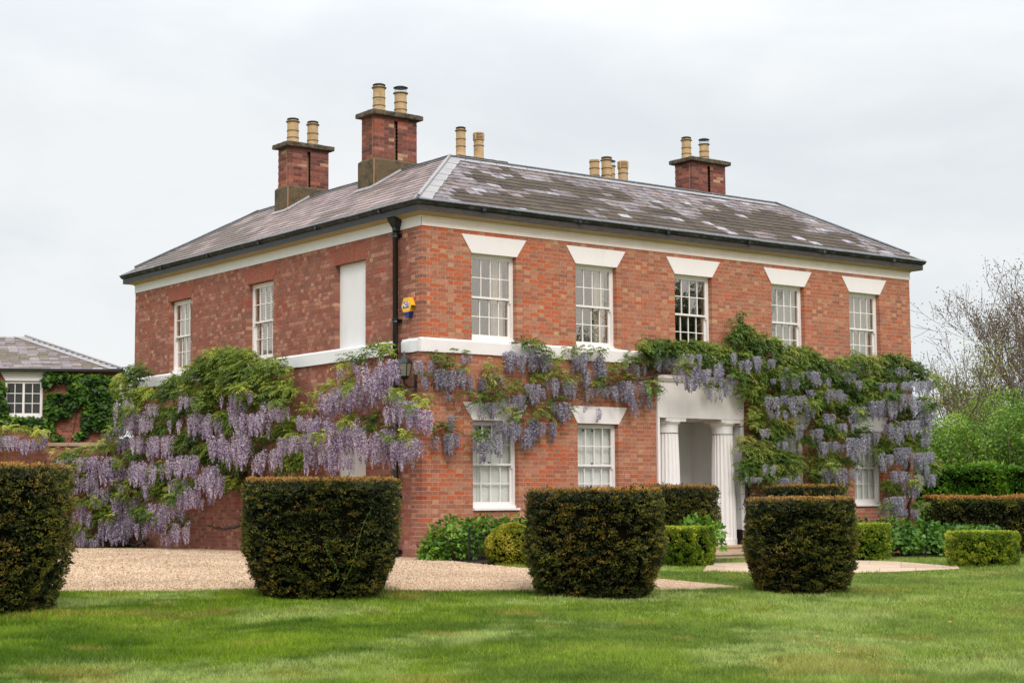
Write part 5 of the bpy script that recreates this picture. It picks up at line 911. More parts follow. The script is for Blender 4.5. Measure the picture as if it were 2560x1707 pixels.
def wisteria(name, label, base, LEAF, RAC, BR, pal, out, thick, dens=1., yel=0., garden=False, bark='bark', lmax=.62, bulge=.6):
    root = empty(name, (0, 0, 0)); tag(root, label, 'wisteria', 'wisteria climbing over the house and garden wall')
    g = Geo()
    for i, pl in enumerate(BR):
        P = [np.array(p) for p in pl]; pts = []
        for a, b in zip(P[:-1], P[1:]):
            for t in np.linspace(0, 1, 5, endpoint=False): pts.append(a*(1-t)+b*t+rng.normal(0, .018, 3)*np.array([1, 1, 1]))
        pts.append(P[-1]); m = len(pts); r0_ = thick*(1 if i == 0 else .55); tube(g, pts, [r0_*(1-.75*k/m) for k in range(m)], 7)
        for k in range(2, m-1, 2):   # side twigs
            q = pts[k]; d = rng.normal(0, 1, 3); d[2] = abs(d[2])*.5; d = d/np.linalg.norm(d); d = d-min(0, d@out)*out; tube(g, [q, q+d*.15, q+d*.3+np.array([0, 0, -.05])], [.008, .006, .003], 4)
    g.obj('branches', M[bark], root, smooth=True)
    Ps, Ds, Ls, Ks = [], [], [], []
    crest = [(x+out[0]*.08, y+out[1]*.08, z+.03, max(hw*.8, .10), .10) for x, y, z, hw, span, n in RAC if rng.random() < (.3 if pal == 'p' else .12)]
    for x, y, z, ru, rz in LEAF+crest:
        c = np.array([x, y, z]); n = max(7, int(dens*175*ru*rz/(.35*.35))); v = rdir(n); v *= (rng.random((n, 1))**.4)
        uax = np.cross(out, [0, 0, 1]); ro = min(max(min(ru, rz)*.9, .08), .5)
        p = c+uax*(v[:, :1]*ru)+np.array([0, 0, 1])*(v[:, 2:]*rz)+out*(v[:, 1:2]*ro*bulge)
        d = unit(v[:, :1]*uax*.9+out*(.55+.5*v[:, 1:2])+np.array([0, 0, .35])+rng.normal(0, .45, (n, 3)))
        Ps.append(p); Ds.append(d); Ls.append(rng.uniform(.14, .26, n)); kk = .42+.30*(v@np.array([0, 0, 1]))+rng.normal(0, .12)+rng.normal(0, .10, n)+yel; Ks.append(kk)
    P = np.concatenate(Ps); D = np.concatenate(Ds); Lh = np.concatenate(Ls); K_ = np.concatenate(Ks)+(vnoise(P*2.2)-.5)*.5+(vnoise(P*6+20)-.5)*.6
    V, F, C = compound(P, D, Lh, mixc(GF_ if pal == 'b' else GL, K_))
    mk('foliage', V, F, M['leaf'], root, C=C, kind='stuff')
    items = []
    for x, y, z, hw, span, n in RAC:
        uax = np.cross(out, [0, 0, 1])
        for k in range(n):
            L_ = min(span*(rng.uniform(.75, 1.05) if pal == 'p' else rng.uniform(.9, 1.3)), rng.uniform(.34, lmax)); top = z-rng.random()*max(0, span-L_); p = np.array([x, y, 0])+uax*hw*rng.uniform(-1, 1)*(1.0 if span < L_*1.6 else .95)+out*rng.uniform(-.16, .14)*(1 if hw > .1 else .5)
            wd = rng.uniform(.085, .13)*(1.18 if pal == 'b' else 1.1)*(.75+.5*min(1, L_/.5)); items.append((p[0], p[1], top, wd, max(L_, .12), rng.integers(5), rng.random()*6.28))
    items.sort(key=lambda t: -t[3]*t[4]/np.linalg.norm(np.array(t[:3])-CAMP)); rest = items[300:]
    for (x, y, z, wd, L_, k, a) in items[:300]:
        o = bpy.data.objects.new('flower_cluster', RM[pal][k][0]); col_main.objects.link(o); o.parent = root; o.location = (x, y, z); o.rotation_euler = (rng.normal(0, .06), rng.normal(0, .06), a); o.scale = (wd, wd, L_)
    if rest:
        VV, FF, CC, n0 = [], [], [], 0
        for (x, y, z, wd, L_, k, a) in rest:
            _, V, F, C = RM[pal][k]; ca, sa = math.cos(a), math.sin(a); W_ = V*np.array([wd, wd, L_]); W_ = np.column_stack([W_[:, 0]*ca-W_[:, 1]*sa, W_[:, 0]*sa+W_[:, 1]*ca, W_[:, 2]])+np.array([x, y, z]); VV.append(W_); FF += [tuple(i+n0 for i in f) for f in F]; CC.append(C); n0 += len(V)
        mk('flower_clusters', np.concatenate(VV), FF, M['petal'], root, C=np.concatenate(CC), kind='stuff')
    return root
OF = np.array([0, -1., 0]); OS = np.array([-1., 0, 0]); OG = -FH
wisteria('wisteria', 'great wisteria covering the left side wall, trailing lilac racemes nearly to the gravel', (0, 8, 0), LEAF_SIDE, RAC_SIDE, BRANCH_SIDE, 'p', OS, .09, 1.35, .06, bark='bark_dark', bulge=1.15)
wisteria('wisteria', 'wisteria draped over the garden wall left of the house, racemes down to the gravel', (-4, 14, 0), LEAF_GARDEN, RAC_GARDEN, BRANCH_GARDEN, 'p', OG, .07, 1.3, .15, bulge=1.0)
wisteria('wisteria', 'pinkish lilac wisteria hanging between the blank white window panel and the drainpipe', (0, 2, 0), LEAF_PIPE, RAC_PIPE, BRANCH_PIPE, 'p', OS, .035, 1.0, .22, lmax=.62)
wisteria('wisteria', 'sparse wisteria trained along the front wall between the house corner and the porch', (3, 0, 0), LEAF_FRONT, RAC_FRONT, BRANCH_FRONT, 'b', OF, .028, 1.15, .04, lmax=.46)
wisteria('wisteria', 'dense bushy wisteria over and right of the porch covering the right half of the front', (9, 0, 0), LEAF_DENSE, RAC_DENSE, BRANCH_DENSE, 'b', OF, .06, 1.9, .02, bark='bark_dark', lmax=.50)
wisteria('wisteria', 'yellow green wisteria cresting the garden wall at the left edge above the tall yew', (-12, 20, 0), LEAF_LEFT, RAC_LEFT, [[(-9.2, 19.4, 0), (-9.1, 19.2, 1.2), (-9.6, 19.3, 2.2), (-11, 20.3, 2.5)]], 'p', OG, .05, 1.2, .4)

# ------------------------------------------------------------------ clipped yews
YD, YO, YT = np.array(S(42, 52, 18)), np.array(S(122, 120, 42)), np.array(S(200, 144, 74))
def sprigs(P, O, C, ln=.05, wd=.016, nb=5, spread=.75):
    out = []; n = len(P)
    for j in range(nb):
        d = unit(O+rng.normal(0, spread, (n, 3))); l_ = rng.uniform(.6, 1.25, n)*ln; out.append(quads(P+O*.0, d, rdir(n), l_, l_*wd/ln, C*rng.uniform(.75, 1.2, (n, 1))))
    V = np.concatenate([o[0] for o in out]); C2 = np.concatenate([o[2] for o in out]); return V, np.arange(len(V)).reshape(-1, 4), C2
def sup(th, e): c, s = np.cos(th), np.sin(th); r = (np.abs(c)**e+np.abs(s)**e)**(-1/e); return c*r, s*r
def clipped(name, label, cat, group, cx, cy, rx, ry, z0, z1, rot, prof, e=3.5, n=13000, material='yew', cols=None, ln=.050, wd=.0115, lump=.085, trunk=True, tip=.0, nb=6, coret=.13, core=True):
    """a clipped shrub: sprigs in the outer shell, near-black solid core painting the shade within, trunk inside. prof: [(height 0..1, radius factor)]"""
    root = empty(name, (0, 0, 0)); tag(root, label, cat, group); H = z1-z0; hs, fs = zip(*prof)
    side_a = 2*PI*(rx+ry)/2*H; top_a = PI*rx*ry; nt_ = int(n*top_a/(top_a+side_a)*.8); ns_ = n-nt_
    th = rng.random(ns_)*2*PI; h = rng.random(ns_); f = np.interp(h, hs, fs); ux, uy = sup(th, e)
    inw = 1-np.abs(rng.normal(0, .05, ns_))-.02
    X = ux*f*rx*inw; Y = uy*f*ry*inw; Z = h*H; O = np.column_stack([np.cos(th), np.sin(th), np.full(ns_, .35)])
    r = np.sqrt(rng.random(nt_)); t2 = rng.random(nt_)*2*PI; vx, vy = sup(t2, e); ft = np.interp(1, hs, fs)
    X = np.concatenate([X, vx*ft*rx*r]); Y = np.concatenate([Y, vy*ft*ry*r]); Z = np.concatenate([Z, H-np.abs(rng.normal(0, .02, nt_))]); O = np.concatenate([O, np.column_stack([rng.normal(0, .3, nt_), rng.normal(0, .3, nt_), np.ones(nt_)])])
    c, s = math.cos(rot), math.sin(rot)
    P = np.column_stack([cx+X*c-Y*s, cy+X*s+Y*c, z0+Z]); O = np.column_stack([O[:, 0]*c-O[:, 1]*s, O[:, 0]*s+O[:, 1]*c, O[:, 2]]); O = unit(O+rng.normal(0, .25, O.shape))
    q = P*np.array([1, 1, 1.5]); nn = vnoise(q*6)*.35+vnoise(q*13+5)*.65; big = vnoise(q*1.7+31); OO = O*np.array([1, 1, .3]); P = P+OO*((nn-.5)*2*lump+(big-.5)*lump*1.2)[:, None]
    keep = (nn > .40) | (rng.random(len(P)) < (.12 if cols is None else .3)); P, O, nn, big = P[keep], O[keep], nn[keep], big[keep]; hh = (P[:, 2]-z0)/H
    if cols is None:
        k = np.clip((nn-.42)*2.6+rng.normal(0, .18, len(P))+(big-.5)*.9, 0, 1)[:, None]; C = YD*(1-k)+YO*k
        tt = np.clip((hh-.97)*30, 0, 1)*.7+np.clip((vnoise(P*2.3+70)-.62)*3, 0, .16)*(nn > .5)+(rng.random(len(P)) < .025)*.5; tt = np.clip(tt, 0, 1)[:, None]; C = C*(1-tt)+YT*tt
    else: C = mixc(cols, .45+(nn-.5)*1.2+(big-.5)*.5+rng.normal(0, .12, len(P))+np.clip((hh-.9)*5, 0, .5)*.6)
    if cols is None:
        # shoots grow in small flat tufts: several sprigs round every shoot, lighter at their tips, over a dark inner layer
        m = 5; tang = unit(np.cross(O, np.array([0, 0, 1.])+rng.normal(0, .05, O.shape))); PP, OO_, CC_ = [], [], []
        for j in range(m):
            a_ = rng.normal(0, .020, (len(P), 1)); PP.append(P+tang*a_+O*rng.uniform(-.012, .022, (len(P), 1))+np.array([0, 0, 1.])*rng.normal(0, .007, (len(P), 1))); OO_.append(unit(O+tang*a_*22+np.array([0, 0, .25]))); CC_.append(C*rng.uniform(.75, 1.3, (len(P), 1)))
        PP, OO_, CC_ = np.concatenate(PP), np.concatenate(OO_), np.concatenate(CC_)
        V, F, C2 = sprigs(PP, OO_, CC_, .030, .0095, 3, .55)
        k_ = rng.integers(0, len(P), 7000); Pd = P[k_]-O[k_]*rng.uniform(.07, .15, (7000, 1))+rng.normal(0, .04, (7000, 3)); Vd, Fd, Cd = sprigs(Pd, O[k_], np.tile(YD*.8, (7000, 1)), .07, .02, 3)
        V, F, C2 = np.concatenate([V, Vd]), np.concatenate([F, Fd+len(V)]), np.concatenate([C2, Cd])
    else: V, F, C2 = sprigs(P, O, C, ln, wd, nb)
    mk('foliage', V, F, M[material], root, C=C2, kind='stuff')
    if core:
        g = Geo(); m = 28; rings = [(0.02, .55)]+[(max(.05, h_), f_) for h_, f_ in prof if h_ > .05]; rings = [(h_*(1-coret/H) if h_ < 1 else 1-coret/H, f_) for h_, f_ in rings]
        V = []
        for h_, f_ in rings:
            for k in range(m):
                a, b = sup(np.array([2*PI*k/m]), e); sx = f_*(rx-coret); sy = f_*(ry-coret); xx, yy = a[0]*sx, b[0]*sy; V.append((cx+xx*c-yy*s, cy+xx*s+yy*c, z0+h_*H))
        nr = len(rings); g.add(V, [(i*m+k, i*m+(k+1) % m, (i+1)*m+(k+1) % m, (i+1)*m+k) for i in range(nr-1) for k in range(m)]+[tuple(range(m)), tuple((nr-1)*m+k for k in range(m-1, -1, -1))]); g.obj('dark_core', M['dark_core'], root)
    if trunk:
        g = Geo()
        for k in range(3): a = k*2.1; tube(g, [(cx+.05*math.cos(a), cy+.05*math.sin(a), z0-.1), (cx+.12*math.cos(a), cy+.12*math.sin(a), z0+.3)], [.05, .03], 6)
        g.obj('trunk', M['bark_dark'], root)
    return root
PY = [(0, .72), (.08, .82), (.22, .91), (.42, .99), (.5, 1.0), (.85, 1.0), (.97, .985), (1, .95)]
GY_ = 'yews clipped into flat topped drums'
AZ = math.atan2(FH[1], FH[0])
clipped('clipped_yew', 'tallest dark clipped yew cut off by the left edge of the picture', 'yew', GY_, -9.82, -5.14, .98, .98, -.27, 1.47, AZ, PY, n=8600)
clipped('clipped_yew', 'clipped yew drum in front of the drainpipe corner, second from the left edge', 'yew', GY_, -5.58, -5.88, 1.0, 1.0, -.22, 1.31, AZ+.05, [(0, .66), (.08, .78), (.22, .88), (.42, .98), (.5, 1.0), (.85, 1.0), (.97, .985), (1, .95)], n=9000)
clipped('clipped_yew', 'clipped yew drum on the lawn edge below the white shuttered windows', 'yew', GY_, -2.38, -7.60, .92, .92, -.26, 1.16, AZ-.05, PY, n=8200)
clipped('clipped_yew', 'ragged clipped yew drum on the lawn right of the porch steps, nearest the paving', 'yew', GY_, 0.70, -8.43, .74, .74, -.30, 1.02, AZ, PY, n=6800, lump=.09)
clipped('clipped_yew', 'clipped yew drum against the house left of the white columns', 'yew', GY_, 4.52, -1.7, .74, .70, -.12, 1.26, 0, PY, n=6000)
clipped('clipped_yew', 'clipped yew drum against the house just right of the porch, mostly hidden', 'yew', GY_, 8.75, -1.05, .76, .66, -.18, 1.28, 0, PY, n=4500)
GB = [(0, S(58, 88, 14)), (.4, S(104, 132, 26)), (.75, S(158, 170, 44)), (1, S(196, 200, 70))]
GB2 = [(0, S(76, 86, 16)), (.4, S(126, 134, 30)), (.75, S(180, 172, 50)), (1, S(206, 196, 84))]
PB = [(0, .9), (.1, .97), (.5, 1), (.9, 1), (1, .95)]; gb_ = 'low clipped box cubes beside the path'
clipped('box_cube', 'bright green clipped box cube left of the porch steps', 'box shrub', gb_, 3.32, -3.15, .50, .50, -.14, .545, .15, PB, e=6, n=8000, material='box', cols=GB, ln=.03, wd=.018, lump=.025)
clipped('box_cube', 'yellow green box cube half hidden behind the ragged yew by the paving', 'box shrub', gb_, 9.1, -2.2, .50, .50, -.22, .515, 0, PB, e=6, n=6000, material='box', cols=GB, ln=.03, wd=.018, lump=.025)
clipped('box_cube', 'box cube at the far right end of the paving by the lawn', 'box shrub', gb_, 8.35, -5.75, .56, .50, -.24, .41, 0, PB, e=6, n=8000, material='box', cols=GB, ln=.03, wd=.018, lump=.03)
clipped('box_ball', 'rounded yellow green box ball at the gravel edge below the first window', 'box shrub', None, .45, -2.05, .47, .47, -.08, .63, 0, [(0, .7), (.15, .9), (.4, 1), (.65, .93), (.85, .68), (.95, .42), (1, .15)], e=2.2, n=7000, material='box', cols=GB2, ln=.028, wd=.017, lump=.03)
# a goosegrass shoot climbing the second yew
gs_ = empty('goosegrass', (0, 0, 0)); tag(gs_, 'bright green goosegrass shoots climbing the front of the second yew', 'weed')
bc = np.array([-5.62, -5.84, 0])-FH*.98; gq = Geo(); LP, LD = [], []
for (a0, z0_, a1, z1_) in ((.42, .0, .80, .95), (.36, .1, .22, .55)):
    pts = [bc+RH*(a0+(a1-a0)*t+.03*math.sin(6*t))+np.array([0, 0, z0_+(z1_-z0_)*t])-FH*.03 for t in np.linspace(0, 1, 12)]; tube(gq, pts, .002, 4)
    for q in pts[1:]:
        for k in range(6): LP.append(q); LD.append(RH*rng.normal()-FH*.4+np.array([0, 0, rng.normal()*.6]))
gq.obj('stem', M.setdefault('weed', mat('weed_stem', S(84, 112, 36), .6)), gs_); LP = np.array(LP); LD = unit(np.array(LD)); nl_ = len(LP)
V, F, C = quads(LP, LD, rdir(nl_), np.full(nl_, .035), np.full(nl_, .008), np.tile(S(76, 104, 30), (nl_, 1))); mk('leaves', V, F, M['leaf'], gs_, C=C, kind='stuff')
# hedges
def hedge(name, label, A, B, wd_, z0, z1, cols, n, ln, w2, lump=.06):
    A = np.array(A); B = np.array(B); d = B-A; Lh = np.linalg.norm(d); d = d/Lh; nrm = np.array([-d[1], d[0]]);
    if nrm@FH[:2] > 0: nrm = -nrm
    root = empty(name, (0, 0, 0)); tag(root, label, 'hedge'); k = int(n*.72)
    u = rng.random(n)*Lh; h = np.where(np.arange(n) < k, rng.random(n), 1-np.abs(rng.normal(0, .02, n))); o = np.where(np.arange(n) < k, -np.abs(rng.normal(0, .05, n)), -rng.random(n)*wd_)
    e_ = (np.arange(n) % 9) == 0; o = np.where(e_, -rng.random(n)*wd_, o); u = np.where(e_, np.abs(rng.normal(0, .05, n)), u)
    O = np.where((np.arange(n) < k)[:, None], np.append(nrm, .35)[None], np.array([0, 0, 1.])[None]); P = np.column_stack([A+d*u[:, None]+nrm*o[:, None], z0+h*(z1-z0)])
    nn = vnoise(P*5)*.6+vnoise(P*13)*.4; big = vnoise(P*1.3+3); P = P+O*((nn-.5)*2*lump+(big-.5)*lump*2)[:, None]; keep = (nn > .38) | (rng.random(n) < .4); P, O, nn, big = P[keep], O[keep], nn[keep], big[keep]; hh = (P[:, 2]-z0)/(z1-z0)
    if cols == 'yew':
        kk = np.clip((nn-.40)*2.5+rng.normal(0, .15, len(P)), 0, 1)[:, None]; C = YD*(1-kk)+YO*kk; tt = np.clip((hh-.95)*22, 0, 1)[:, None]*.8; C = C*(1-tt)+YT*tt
    else: C = mixc(cols, .4+(nn-.5)*1.2+(big-.5)*.7+rng.normal(0, .1, len(P)))
    V, F, C2 = sprigs(P, unit(O+rng.normal(0, .2, O.shape)), C, ln, w2, 4); mk('foliage', V, F, M['yew' if cols == 'yew' else 'leaf'], root, C=C2, kind='stuff')
    g = Geo(); q = .12; c4 = [A+d*q-nrm*q, B-d*q-nrm*q, B-d*q-nrm*(wd_-q), A+d*q-nrm*(wd_-q)]; g.add([(p[0], p[1], z0-.1) for p in c4]+[(p[0], p[1], z1-q) for p in c4], [(0, 1, 5, 4), (1, 2, 6, 5), (2, 3, 7, 6), (3, 0, 4, 7), (4, 5, 6, 7)]); g.obj('dark_core', M['dark_core'], root)
    return root
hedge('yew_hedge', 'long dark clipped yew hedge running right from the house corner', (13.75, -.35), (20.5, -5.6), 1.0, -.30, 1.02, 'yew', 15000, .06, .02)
hedge('laurel_hedge', 'bright green loose hedge behind the dark yew hedge at right', (16.2, 4.2), (26.5, -3.6), 1.6, -.25, 1.80, [(0, S(48, 86, 16)), (.4, S(84, 128, 28)), (.8, S(124, 160, 46)), (1, S(158, 182, 72))], 17000, .10, .055, .12)
# leafy beds
def leafy(name, label, blobs, n, ln, wd_, cols, cat='shrub', stems=True, group=None, droop=.3, core=True):
    root = empty(name, (0, 0, 0)); tag(root, label, cat, group); tot = sum(b[3]*b[5] for b in blobs); Ps, Os = [], []
    for (x, y, z, rx, ry, rz) in blobs:
        k = int(n*rx*rz/tot); v = rdir(k); v[:, 2] = np.abs(v[:, 2])*1.0-.35*(rng.random(k) < .45); rr_ = (rng.random((k, 1))**.25); Ps.append(np.array([x, y, z])+v*np.array([rx, ry, rz])*rr_); Os.append(unit(v+rng.normal(0, .35, (k, 3))))
    P = np.concatenate(Ps); O = np.concatenate(Os); m = len(P); nn = vnoise(P*6)*.6+vnoise(P*14)*.4
    d = unit(O*.6+rng.normal(0, .45, (m, 3))+np.array([0, 0, -droop])); C = mixc(cols, .42+(nn-.5)*1.1+rng.normal(0, .15, m)); L_ = rng.uniform(.65, 1.2, m)*ln
    V, F, C2 = quads(P, d, unit(O+np.array([0, 0, .6])+rng.normal(0, .4, (m, 3))), L_, L_*wd_/ln, C); V[:, 2] = np.maximum(V[:, 2], zg(V[:, 0], V[:, 1])+.02); mk('foliage', V, F, M['leaf'], root, C=C2, kind='stuff')
    if stems:
        g = Geo()
        for (x, y, z, rx, ry, rz) in blobs:
            zz = float(zg(x, y))
            for k in range(10): a, r_ = rng.random()*6.28, rng.random(); tube(g, [(x+.3*rx*math.cos(a)*r_, y+.3*ry*math.sin(a)*r_, zz-.05), (x+.75*rx*math.cos(a)*r_, y+.75*ry*math.sin(a)*r_, z+rz*.5)], [.012, .005], 4)
        g.obj('stems', M['bark'], root)
    return root
HY = [(0, S(44, 78, 16)), (.35, S(84, 126, 30)), (.7, S(124, 162, 50)), (1, S(168, 192, 84))]
leafy('hydrangea', 'broad leaved green shrub against the front wall below the corner window', [(.25, -.62, .22, .6, .5, .55), (.95, -.6, .28, .6, .5, .5), (1.65, -.55, .30, .6, .45, .48), (2.3, -.5, .25, .5, .4, .5), (-.1, -.55, .0, .3, .35, .45)], 5200, .095, .065, HY)
leafy('hydrangea', 'broad leaved green shrub beside the dark yew drum left of the columns', [(4.2, -2.7, .3, .5, .45, .45), (3.3, -1.3, .2, .7, .5, .5)], 2200, .11, .08, HY)
leafy('hydrangea', 'wide bed of broad leaved shrubs below the last ground floor window', [(10.4, -1.0, .05, .7, .55, .55), (11.4, -1.05, .05, .75, .55, .56), (12.4, -1.1, .0, .75, .55, .56), (13.3, -1.3, -.05, .7, .55, .52), (14.1, -1.6, -.1, .6, .5, .5)], 6500, .12, .085, [(0, S(40, 74, 20)), (.35, S(76, 118, 36)), (.7, S(110, 150, 56)), (1, S(150, 178, 88))])
leafy('nettle_clump', 'small clump of bright weeds at the foot of the tall yew at left', [(-10.35, -5.75, -.25, .35, .25, .22), (-10.1, -5.8, -.25, .25, .2, .2)], 260, .09, .05, HY, 'weeds', droop=.1)
# low iron railing in front of the corner shrub
rl = empty('bed_railing'); tag(rl, 'low black iron railing in front of the corner shrub bed', 'railing')
def rp(t): return np.array([.15, -1.22])*(1-t)+np.array([-.1+1.0, -1.42])*t
g = Geo()
for z in (.08, .40): a, b = rp(0), rp(1); tube(g, [(a[0], a[1], z), (b[0], b[1], z)], .008, 5)
g.obj('rail', M['black'], rl)
for i in range(15):
    t = i/14; p = rp(t); g = Geo(); big_ = i in (0, 14); tube(g, [(p[0], p[1], -.12), (p[0], p[1], .56 if big_ else .42)], .02 if big_ else .006, 5); g.obj('post' if big_ else 'baluster', M['black'], rl)
# ------------------------------------------------------------------ garden wall and outbuilding
GC = np.array([0, WY, 0.0]); GWP = Plane(GC, -RH, -FH)
gw = empty('garden_wall'); tag(gw, 'brick garden wall with stone coping running left from the house', 'wall')
g = Geo(); GWP.box(g, .01, 22, -.34, -.004, -.3, 2.37); gwc = g.obj('wall', M['mortar_side'], gw)
n0 = len(bricks); bricks_g = []
def lay_simple(P, u0, u1, zt, zb, ops, pal, par):
    g = Geo(); k = 0; z = zt
    while z > zb:
        segs = [(u0, u1)]
        for a, b, c, e in ops:
            if c < z-.04 < e:
                ns = []
                for s0, s1 in segs:
                    if b <= s0 or a >= s1: ns.append((s0, s1)); continue
                    if a > s0: ns.append((s0, a))
                    if b < s1: ns.append((b, s1))
                segs = ns
        u = u0-(.05875 if k % 2 else 0)-.0; i = 0
        while u < u1:
            w_ = .225 if i % 2 == k % 2 else .1075
            for s0, s1 in segs:
                a, b = max(u, s0), min(u+w_, s1)
                if b-a > .02: f = random.uniform(.88, 1.1); P.box(g, a, b, -.1, random.uniform(-.001, .001), z-.068, z, tuple(t*f for t in pick(pal)))
            u += w_+.01; i += 1
        z -= .078; k += 1
    return g
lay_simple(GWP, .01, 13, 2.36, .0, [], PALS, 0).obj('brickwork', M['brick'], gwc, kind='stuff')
for i in range(44):
    g = Geo(); GWP.box(g, .02+.5*i, .51+.5*i, -.39, .05+random.uniform(-.004, .004), 2.375, 2.455+random.uniform(-.004, .004)); g.obj('coping_stone', M['stone_coping'], gw)

OB = Plane((5.16, 24.82, 0), (-.904046, .427435, 0), (-.427435, -.904046, 0))
ob = empty('outbuilding'); tag(ob, 'ivy covered brick outbuilding with slate roof beyond the garden wall', 'building')
wop = [(2.22, 3.37, 3.70, 4.84)]
us = [0, 2.22, 3.37, 10]; g = Geo(); OB.box(g, 0, 2.22, -6, -.004, -.2, 5.2); OB.box(g, 3.37, 10, -6, -.004, -.2, 5.2); OB.box(g, 2.22, 3.37, -6, -.004, -.2, 3.70); OB.box(g, 2.22, 3.37, -6, -.004, 4.84, 5.2); OB.box(g, 2.22, 3.37, -6, -.6, 3.7, 4.84); obw = g.obj('wall', M['mortar_side'], ob)
lay_simple(OB, 0, 5.6, 5.18, 1.8, wop, [(S(140, 84, 70), 10), (S(120, 72, 60), 9), (S(156, 96, 78), 6)], 0).obj('brickwork', M['brick'], obw, kind='stuff')
g = Geo(); OB.prism(g, [(2.05, 5.14), (3.52, 5.14), (3.34, 4.85), (2.27, 4.85)], -.1, .02); g.obj('lintel', M['white'], ob)
g = Geo(); OB.box(g, 2.22, 3.37, -.16, -.04, 3.70, 3.76); OB.box(g, 2.15, 3.44, -.15, .05, 3.62, 3.70)
for a, b in ((2.222, 2.30), (3.29, 3.368), (2.765, 2.83)): OB.box(g, a, b, -.15, -.05, 3.76, 4.84)
OB.box(g, 2.30, 2.765, -.15, -.051, 4.77, 4.84); OB.box(g, 2.83, 3.29, -.15, -.051, 4.77, 4.84); OB.box(g, 2.30, 2.765, -.15, -.052, 3.76, 3.84); OB.box(g, 2.83, 3.29, -.15, -.052, 3.76, 3.84)
win = g.obj('window', M['joinery'], ob); g = Geo()
for a, b in ((2.30, 2.765), (2.83, 3.29)):
    m = (a+b)/2; OB.box(g, m-.012, m+.012, -.12, -.08, 3.84, 4.77)
    for k in (1, 2): z = 3.84+.31*k; OB.box(g, a, m-.012, -.12, -.081, z-.011, z+.011); OB.box(g, m+.012, b, -.12, -.081, z-.011, z+.011)
g.obj('glazing_bars', M['joinery'], win)
for a, b in ((2.30, 2.765), (2.83, 3.29)):
    m = (a+b)/2
    for (c, d) in ((a, m-.012), (m+.012, b)):
        for k in range(3): g = Geo(); OB.box(g, c, d, -.102, -.098, 3.84+.31*k+.011, 3.84+.31*(k+1)-.011); g.obj('pane', M['glass_dim'], win)
g = Geo(); OB.box(g, 2.23, 3.36, -.5, -.49, 3.71, 4.83); g.obj('interior', M['black'], win)  # black plate paints the darkness of the unlit room behind the panes
# roof of the outbuilding
KO = .405; ZO = 5.30
def op(side, u, v, h):
    n = h/math.sqrt(1+KO*KO)
    return OB.p(u, -(v-KO*n), ZO+KO*v+n) if side == 'F' else OB.p(v-KO*n, -u, ZO+KO*v+n)
g = Geo(); e = .22
A = [OB.p(-e, e, ZO-KO*e-.03), OB.p(10.2, e, ZO-KO*e-.03), OB.p(10.2, -6.2, ZO-KO*e-.03), OB.p(-e, -6.2, ZO-KO*e-.03), OB.p(3.0, -3.0, ZO+KO*3-.03), OB.p(10.2, -3.0, ZO+KO*3-.03)]
g.add(A, [(0, 1, 5, 4), (0, 4, 3), (3, 4, 5, 2), (0, 3, 2, 1)]); obr = g.obj('roof', M['deck'], ob)
g = Geo(); v = -.24; r = 0; gsl = [S(138, 128, 130), S(126, 116, 118), S(148, 138, 140), S(118, 108, 106), S(112, 102, 88)]; cnt = 0
while v < 2.9:
    v1 = v+.185; u = v-(.15 if r % 2 else 0)
    while u < 9.5:
        a, b = max(u, v), u+.30+random.uniform(-.02, .02); u = b+.008
        if b-a < .05: continue
        nz_ = vnoise(np.array([[a*.8, v*2, 1.5]]))[0]; c = S(118, 108, 84) if nz_ > .62 and v < 1 else random.choice(gsl); f = random.uniform(.9, 1.08); j = random.uniform(0, .005)
        Vs = [op('F', a, v, .0), op('F', b, v, .0), op('F', b, v1+.08, -.012), op('F', a, v1+.08, -.012), op('F', a, v, .018+j), op('F', b, v, .018+j), op('F', b, v1+.08, -.002), op('F', a, v1+.08, -.002)]
        if a < 4.6+v*.3 and cnt < 290: q = Geo(); q.add(Vs, SF, tuple(t*f for t in c)); q.obj('slate', M['slate'], obr); cnt += 1
        else: g.add(Vs, SF, tuple(t*f for t in c))
    v = v1; r += 1
for r in range(16):
    v = -.24+.185*r
    g.add([op('E', v, v, .012), op('E', 6-v, v, .012), op('E', 6-v, v+.2, .002), op('E', v, v+.2, .002)], [(0, 1, 2, 3)], gsl[0])
g.obj('slating', M['slate'], obr, kind='stuff')
g = Geo()
for i in range(14):
    va = -.24+3.2*i/14; vb = -.24+3.2*(i+1)/14-.002; g.add([op('F', va, va, .03), op('F', va+.42, va, .03), op('F', vb+.42, vb, .022), op('F', vb, vb, .022)]+[op('F', va, va, .04), op('F', va+.42, va, .036), op('F', vb+.42, vb, .03), op('F', vb, vb, .03)], [(0, 1, 2, 3), (4, 5, 6, 7), (0, 1, 5, 4), (1, 2, 6, 5), (3, 0, 4, 7)])
tube(g, [op('F', -.22, -.22, .05), op('F', 3, 3, .05)], .04, 6); g.obj('hip_flashing', M['lead'], obr)
g = Geo(); OB.box(g, -.25, 10, .16, .27, 5.14, 5.22); OB.box(g, -.29, -.16, -6, .27, 5.135, 5.215); g.obj('gutter', M['black'], ob)
